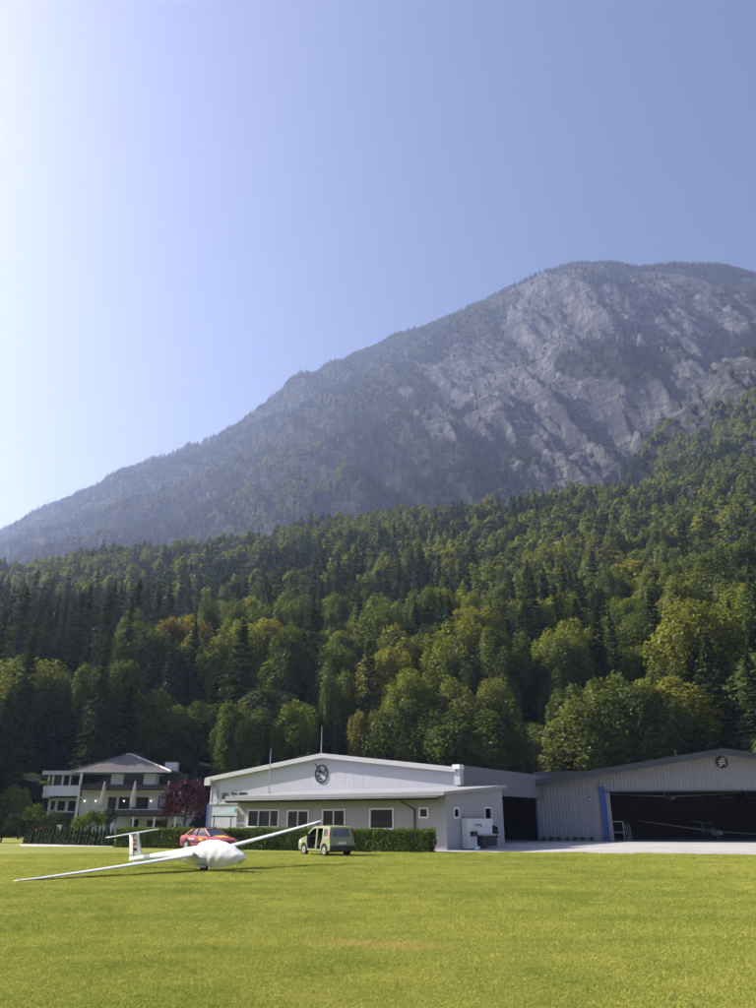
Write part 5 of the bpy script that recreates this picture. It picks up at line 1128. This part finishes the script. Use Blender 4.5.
def saloon(label, loc, rz, paint, stickers=False):
    o = thing('parked_car', label, 'car', loc, rz); p_ = M[paint]
    def sec(x, hw, zb, zt):
        return [(x, hw * 0.93, zb), (x, hw, zb + 0.14), (x, hw, zt - 0.16), (x, hw * 0.965, zt - 0.05), (x, hw * 0.88, zt), (x, hw * 0.4, zt + 0.025), (x, -hw * 0.4, zt + 0.025), (x, -hw * 0.88, zt), (x, -hw * 0.965, zt - 0.05), (x, -hw, zt - 0.16), (x, -hw, zb + 0.14), (x, -hw * 0.93, zb)]
    body = MB().loft([sec(*s) for s in ((-2.08, 0.70, 0.36, 0.72), (-2.02, 0.80, 0.28, 0.88), (-1.6, 0.83, 0.24, 0.93), (-0.8, 0.84, 0.22, 0.92), (0.3, 0.84, 0.22, 0.89), (0.85, 0.84, 0.22, 0.87), (1.5, 0.82, 0.24, 0.78), (1.95, 0.79, 0.27, 0.68), (2.12, 0.72, 0.34, 0.60))]).build('body', p_, o, smooth=False)
    gh = [(-1.62, 0.72, 0.915, 0.70), (-1.02, 0.74, 1.28, 0.58), (-0.8, 0.76, 1.33, 0.56), (0.0, 0.77, 1.345, 0.57), (0.22, 0.77, 1.32, 0.57), (1.0, 0.76, 0.88, 0.70)]
    rings = [[(x, hb, 0.86), (x, (hb + ht) / 2 + 0.02, (0.86 + z) / 2), (x, ht, max(z - 0.02, 0.87)), (x, -ht, max(z - 0.02, 0.87)), (x, -(hb + ht) / 2 - 0.02, (0.86 + z) / 2), (x, -hb, 0.86)] for x, hb, z, ht in gh]
    MB().loft(rings).build('cabin_glass', M['darkglass'], o)
    MB().loft([[(x, ht + 0.02, z - 0.035), (x, ht * 0.6, z + 0.012), (x, -ht * 0.6, z + 0.012), (x, -ht - 0.02, z - 0.035), (x, -ht, z - 0.05), (x, ht, z - 0.05)] for x, hb, z, ht in gh[1:5]]).build('roof', p_, o)
    for sg in (1, -1):
        for (xa, za, ya), (xb, zb, yb) in (((1.0, 0.87, 0.775), (0.22, 1.31, 0.60)), ((-0.42, 0.88, 0.80), (-0.38, 1.33, 0.60)), ((-1.62, 0.90, 0.76), (-1.02, 1.28, 0.60)), ((-1.15, 0.90, 0.79), (-0.86, 1.30, 0.60))):
            MB().tube([(xa, sg * ya, za), (xb, sg * yb, zb)], 0.035, 6).build('pillar', p_, o)
        for x_ in (-1.28, 1.32):
            MB().tube([(x_, sg * 0.70, 0.33), (x_, sg * 0.855, 0.33)], 0.37, 20).build('wheel_arch', M['black'], o); wheel(o, x_, sg * 0.775, 0.30, 0.18, sg)
        MB().box(-1.9, 2.0, sg * 0.845 - 0.012, sg * 0.845 + 0.012, 0.48, 0.55).build('side_moulding', M['black'], o)
        MB().box(0.62, 0.78, sg * 0.80 - 0.03, sg * 0.92 + 0.02, 0.90, 1.02).build('wing_mirror', p_ if not stickers else M['red'], o, bevel=0.02)
        MB().box(2.02, 2.13, sg * 0.52 - 0.16, sg * 0.52 + 0.16, 0.50, 0.60).build('headlight', M['lens'], o, bevel=0.02)
        MB().box(-2.11, -2.02, sg * 0.60 - 0.14, sg * 0.60 + 0.14, 0.62, 0.80).build('tail_light', M['tail_red'], o, bevel=0.02)
        if stickers:
            MB().box(-0.05, 0.35, sg * 0.846 - 0.004, sg * 0.846 + 0.004, 0.60, 0.78).build('door_sticker', M['yellow'], o)
            MB().box(-1.1, -0.5, sg * 0.846 - 0.004, sg * 0.846 + 0.004, 0.66, 0.74).build('door_sticker', M['white'], o)
    if stickers: MB().hexa([(0.95, -0.45, 0.895), (1.65, -0.45, 0.79), (1.65, 0.45, 0.79), (0.95, 0.45, 0.895)], [(0.95, -0.45, 0.903), (1.65, -0.45, 0.80), (1.65, 0.45, 0.80), (0.95, 0.45, 0.903)]).build('bonnet_sticker', M['yellow'], o)
    MB().box(2.0, 2.16, -0.70, 0.70, 0.30, 0.46).build('front_bumper', M['black'], o, bevel=0.04); MB().box(-2.14, -2.0, -0.74, 0.74, 0.32, 0.50).build('rear_bumper', M['black'], o, bevel=0.04)
    return o
rc = gnd(208, 850.0); saloon('faded red saloon with yellow stickers, half hidden behind the glider', rc, R(-38), 'red', True)
sc2 = at(152, 832, 66); saloon('silver car of which only the roof shows above the hedge', (sc2.x, sc2.y, 0), R(8), 'silver')

# ------------------------------------------------------------------ hedges and garden plants
def hedge(name, p0, p1, h, w, n, leaf, mat, label, cat='hedge'):
    d = (p1 - p0); L = d.length; g = np.random.default_rng(int(L * 10)); rz = math.atan2(d.y, d.x)
    a_f, a_t, a_e = L * h, L * w, w * h; tot = 2 * a_f + a_t + 2 * a_e
    u = g.uniform(0, 1, n) * tot; P = np.zeros((n, 3)); N = np.zeros((n, 3)); s = g.uniform(0, 1, (n, 2))
    for lo, hi, fnc in ((0, a_f, 0), (a_f, 2 * a_f, 1), (2 * a_f, 2 * a_f + a_t, 2), (2 * a_f + a_t, 2 * a_f + a_t + a_e, 3), (2 * a_f + a_t + a_e, tot, 4)):
        m = (u >= lo) & (u < hi); q0, q1 = s[m, 0], s[m, 1]
        if fnc < 2: P[m] = np.stack([q0 * L, np.full(m.sum(), 0 if fnc == 0 else w), q1 * h], 1); N[m] = (0, -1 if fnc == 0 else 1, 0.25)
        elif fnc == 2: P[m] = np.stack([q0 * L, q1 * w, np.full(m.sum(), h)], 1); N[m] = (0, 0, 1)
        else: P[m] = np.stack([np.full(m.sum(), 0 if fnc == 3 else L), q0 * w, q1 * h], 1); N[m] = (-1 if fnc == 3 else 1, 0, 0.25)
    bul = 0.17 * fbm(np.stack([P[:, 0] / 0.9, P[:, 1] / 0.9, P[:, 2] / 0.6], 1), 3, 3) + 0.055 * g.normal(size=n) - 0.04
    P = P + N * bul[:, None]; P[:, 2] = np.maximum(P[:, 2], 0.01)
    N2 = N + unit(n, g) * 0.9
    sz_ = leaf * g.uniform(0.6, 1.3, n); V, F = quads(P, N2, sz_, sz_ * 0.6, g)
    tint = 0.5 + 0.6 * fbm(P / np.array([1.1, 1.1, 0.8]), 2, 8) + g.uniform(-0.25, 0.25, n)
    o = thing(name, label, cat, (p0.x, p0.y, 0), rz)
    link('foliage', mesh_np('hedge_foliage', V, F, M[mat], np.repeat(np.clip(tint, 0, 1), 4)), o)
    MB().box(0.12, L - 0.12, 0.12, w - 0.12, 0, h - 0.14).build('branches', M['bark'], o)
    return o
h0, h1 = gnd(113, 847.4), gnd(429, 853.2)
hedge('hedge', h0, h1, 1.30, 1.1, 34000, 0.062, 'hedge', 'long clipped green hedge in front of the clubhouse')
def shrub(name, x, yb, yt, w, d, kind, label, cat='shrub', n=1600, leaf=0.09, group=None, lobes=40, low=0.02):
    P_ = at(x, yt, d); h = P_.z
    o = thing(name, label, cat, (P_.x, P_.y, 0), rnd.uniform(0, 6), group)
    cr, tk = make_broad(name, int(x * 7 + yt), h, w * 0.5 * d / 822, n, leaf, kind, low=low, lobes=lobes)
    link('crown', cr, o); link('trunk', tk, o); return o
shrub('plum_tree', 189, 832, 781, 50, 88, 'plum', 'dark purple-leaved plum tree between the house and the white hangar', 'tree', 5200, 0.13, lobes=70, low=0.12)
shrub('shrub', 92, 836, 809.5, 36, 82, 'hedge', 'round bright green shrub behind the dark hedge', n=3600, leaf=0.085)
shrub('shrub', 55, 832, 811, 26, 92, 'thuja', 'dark rounded shrub before the terrace wing of the house', n=2000)
shrub('shrub', 37, 832, 806, 30, 96, 'hedge', 'loose yellow-green shrub left of the terrace wing', n=2200, leaf=0.10)
shrub('shrub', 22, 835, 812, 30, 88, 'thuja', 'low dark shrub at the left end of the hedge row', n=2400)
shrub('shrub', 18, 836, 783, 42, 104, 'broad', 'tall grey-green bush left of the rounded terrace', n=4200, leaf=0.12)
shrub('shrub', -6, 838, 778, 40, 98, 'thuja', 'dark bush cut by the left edge of the photo', n=4200, leaf=0.12)
shrub('shrub', 4, 842, 825, 26, 74, 'thuja', 'lowest dark shrub at the left edge beside the lawn', n=2000, leaf=0.08)
shrub('shrub', 110, 828, 806, 16, 100, 'thuja', 'narrow dark shrub against the terrace corner', n=1500)
pb = FHs.px(46, 782, -0.5); o = thing('balcony_plant', 'green plants trailing over the rounded terrace parapet', 'plant', (FHs.o.x + pb[0], HD - 0.4, wz1 - 0.1), 0)
cr, tk = make_broad('balcony_plant', 402, 0.75, 1.1, 700, 0.08, 'hedge', low=0.0, lobes=22, trunk=False); link('crown', cr, o); MB().box(-1.0, 1.0, -0.12, 0.12, 0.0, 0.2).build('planter', M['dark_wood'], o)
fp = at(43, 829, 84); o = thing('flower_bush', 'red flowering bush behind the dark hedge', 'bush', (fp.x, fp.y, 0), 0)
cr, tk = make_broad('flower_bush', 405, 1.25, 0.8, 700, 0.06, 'thuja', low=0.0, lobes=20); link('crown', cr, o); link('trunk', tk, o)
g = np.random.default_rng(5); n = 120; P = unit(n, g) * np.array([0.78, 0.78, 0.55]) + np.array([0, 0, 0.72]); V, F = quads(P, unit(n, g) * 0.4 + P - np.array([0, 0, 0.5]), np.full(n, 0.07), np.full(n, 0.07), g); link('blossoms', mesh_np('blossoms', V, F, M['flower']), o)
wp = at(59, 830, 80); o = thing('white_post', 'short white post behind the dark hedge', 'post', (wp.x, wp.y, 0), 0)
MB().box(-0.14, 0.14, -0.14, 0.14, 0, 1.35).build('shaft', M['white'], o, bevel=0.02); MB().box(-0.19, 0.19, -0.19, 0.19, 1.351, 1.45).build('cap', M['white'], o)
# row of small dark conifers
def cone_mesh(seed, h=1.4, r=0.26, n=620):
    g = np.random.default_rng(seed); f = 1 - np.sqrt(g.uniform(0, 1, n)); a = g.uniform(0, 6.28, n); rr_ = r * (1 - f) ** 0.75 * g.uniform(0.8, 1.12, n)
    P = np.stack([rr_ * np.cos(a), rr_ * np.sin(a), h * f], 1); N = np.stack([np.cos(a), np.sin(a), 0.3 + 0 * a], 1) + unit(n, g) * 0.5
    s = 0.075 * g.uniform(0.6, 1.2, n); V, F = quads(P, N, s, s * 0.5, g, np.tile([0, 0, 1.0], (n, 1)) + unit(n, g) * 0.4)
    return mesh_np('small_conifer', V, F, M['thuja'], np.repeat(g.uniform(0, 1, n), 4))
cm = [cone_mesh(k) for k in range(4)]
c0, c1 = gnd(24, 843.6), gnd(113, 846.0); nt_ = 25
stem = MB().tube([(0, 0, 0), (0, 0, 1.1)], [0.03, 0.01], 5)
ms_ = bpy.data.meshes.new('stem'); ms_.from_pydata(stem.v, [], stem.f); ms_.materials.append(M['bark'])
for k in range(nt_):
    p_ = c0.lerp(c1, (k + 0.5) / nt_)
    o = thing('small_conifer', 'small dark pointed conifer in the row left of the long hedge', 'conifer', (p_.x, p_.y + rnd.uniform(-0.08, 0.08), 0), rnd.uniform(0, 6), 'row of small conifers'); s_ = rnd.uniform(0.88, 1.12); o.scale = (1.15, 1.15, s_)
    link('foliage', cm[k % 4], o); link('stem', ms_, o)
HAZE = 0.00014

# ------------------------------------------------------------------ the air
mh = bpy.data.materials.new('haze'); mh.use_nodes = True; t = mh.node_tree; t.nodes.clear()
pv = t.nodes.new('ShaderNodeVolumePrincipled'); pv.inputs['Density'].default_value = HAZE; pv.inputs['Color'].default_value = (0.52, 0.63, 1.0, 1); pv.inputs['Anisotropy'].default_value = 0.35
out = t.nodes.new('ShaderNodeOutputMaterial'); t.links.new(pv.outputs[0], out.inputs['Volume'])
HTOP = float(zf_.max()) + 40
hz = MB().box(-4300, 4300, -500, 4600, -1.0, HTOP).build('haze', mh); tag(hz, 'thin blue summer haze filling the valley', 'haze', kind='stuff')
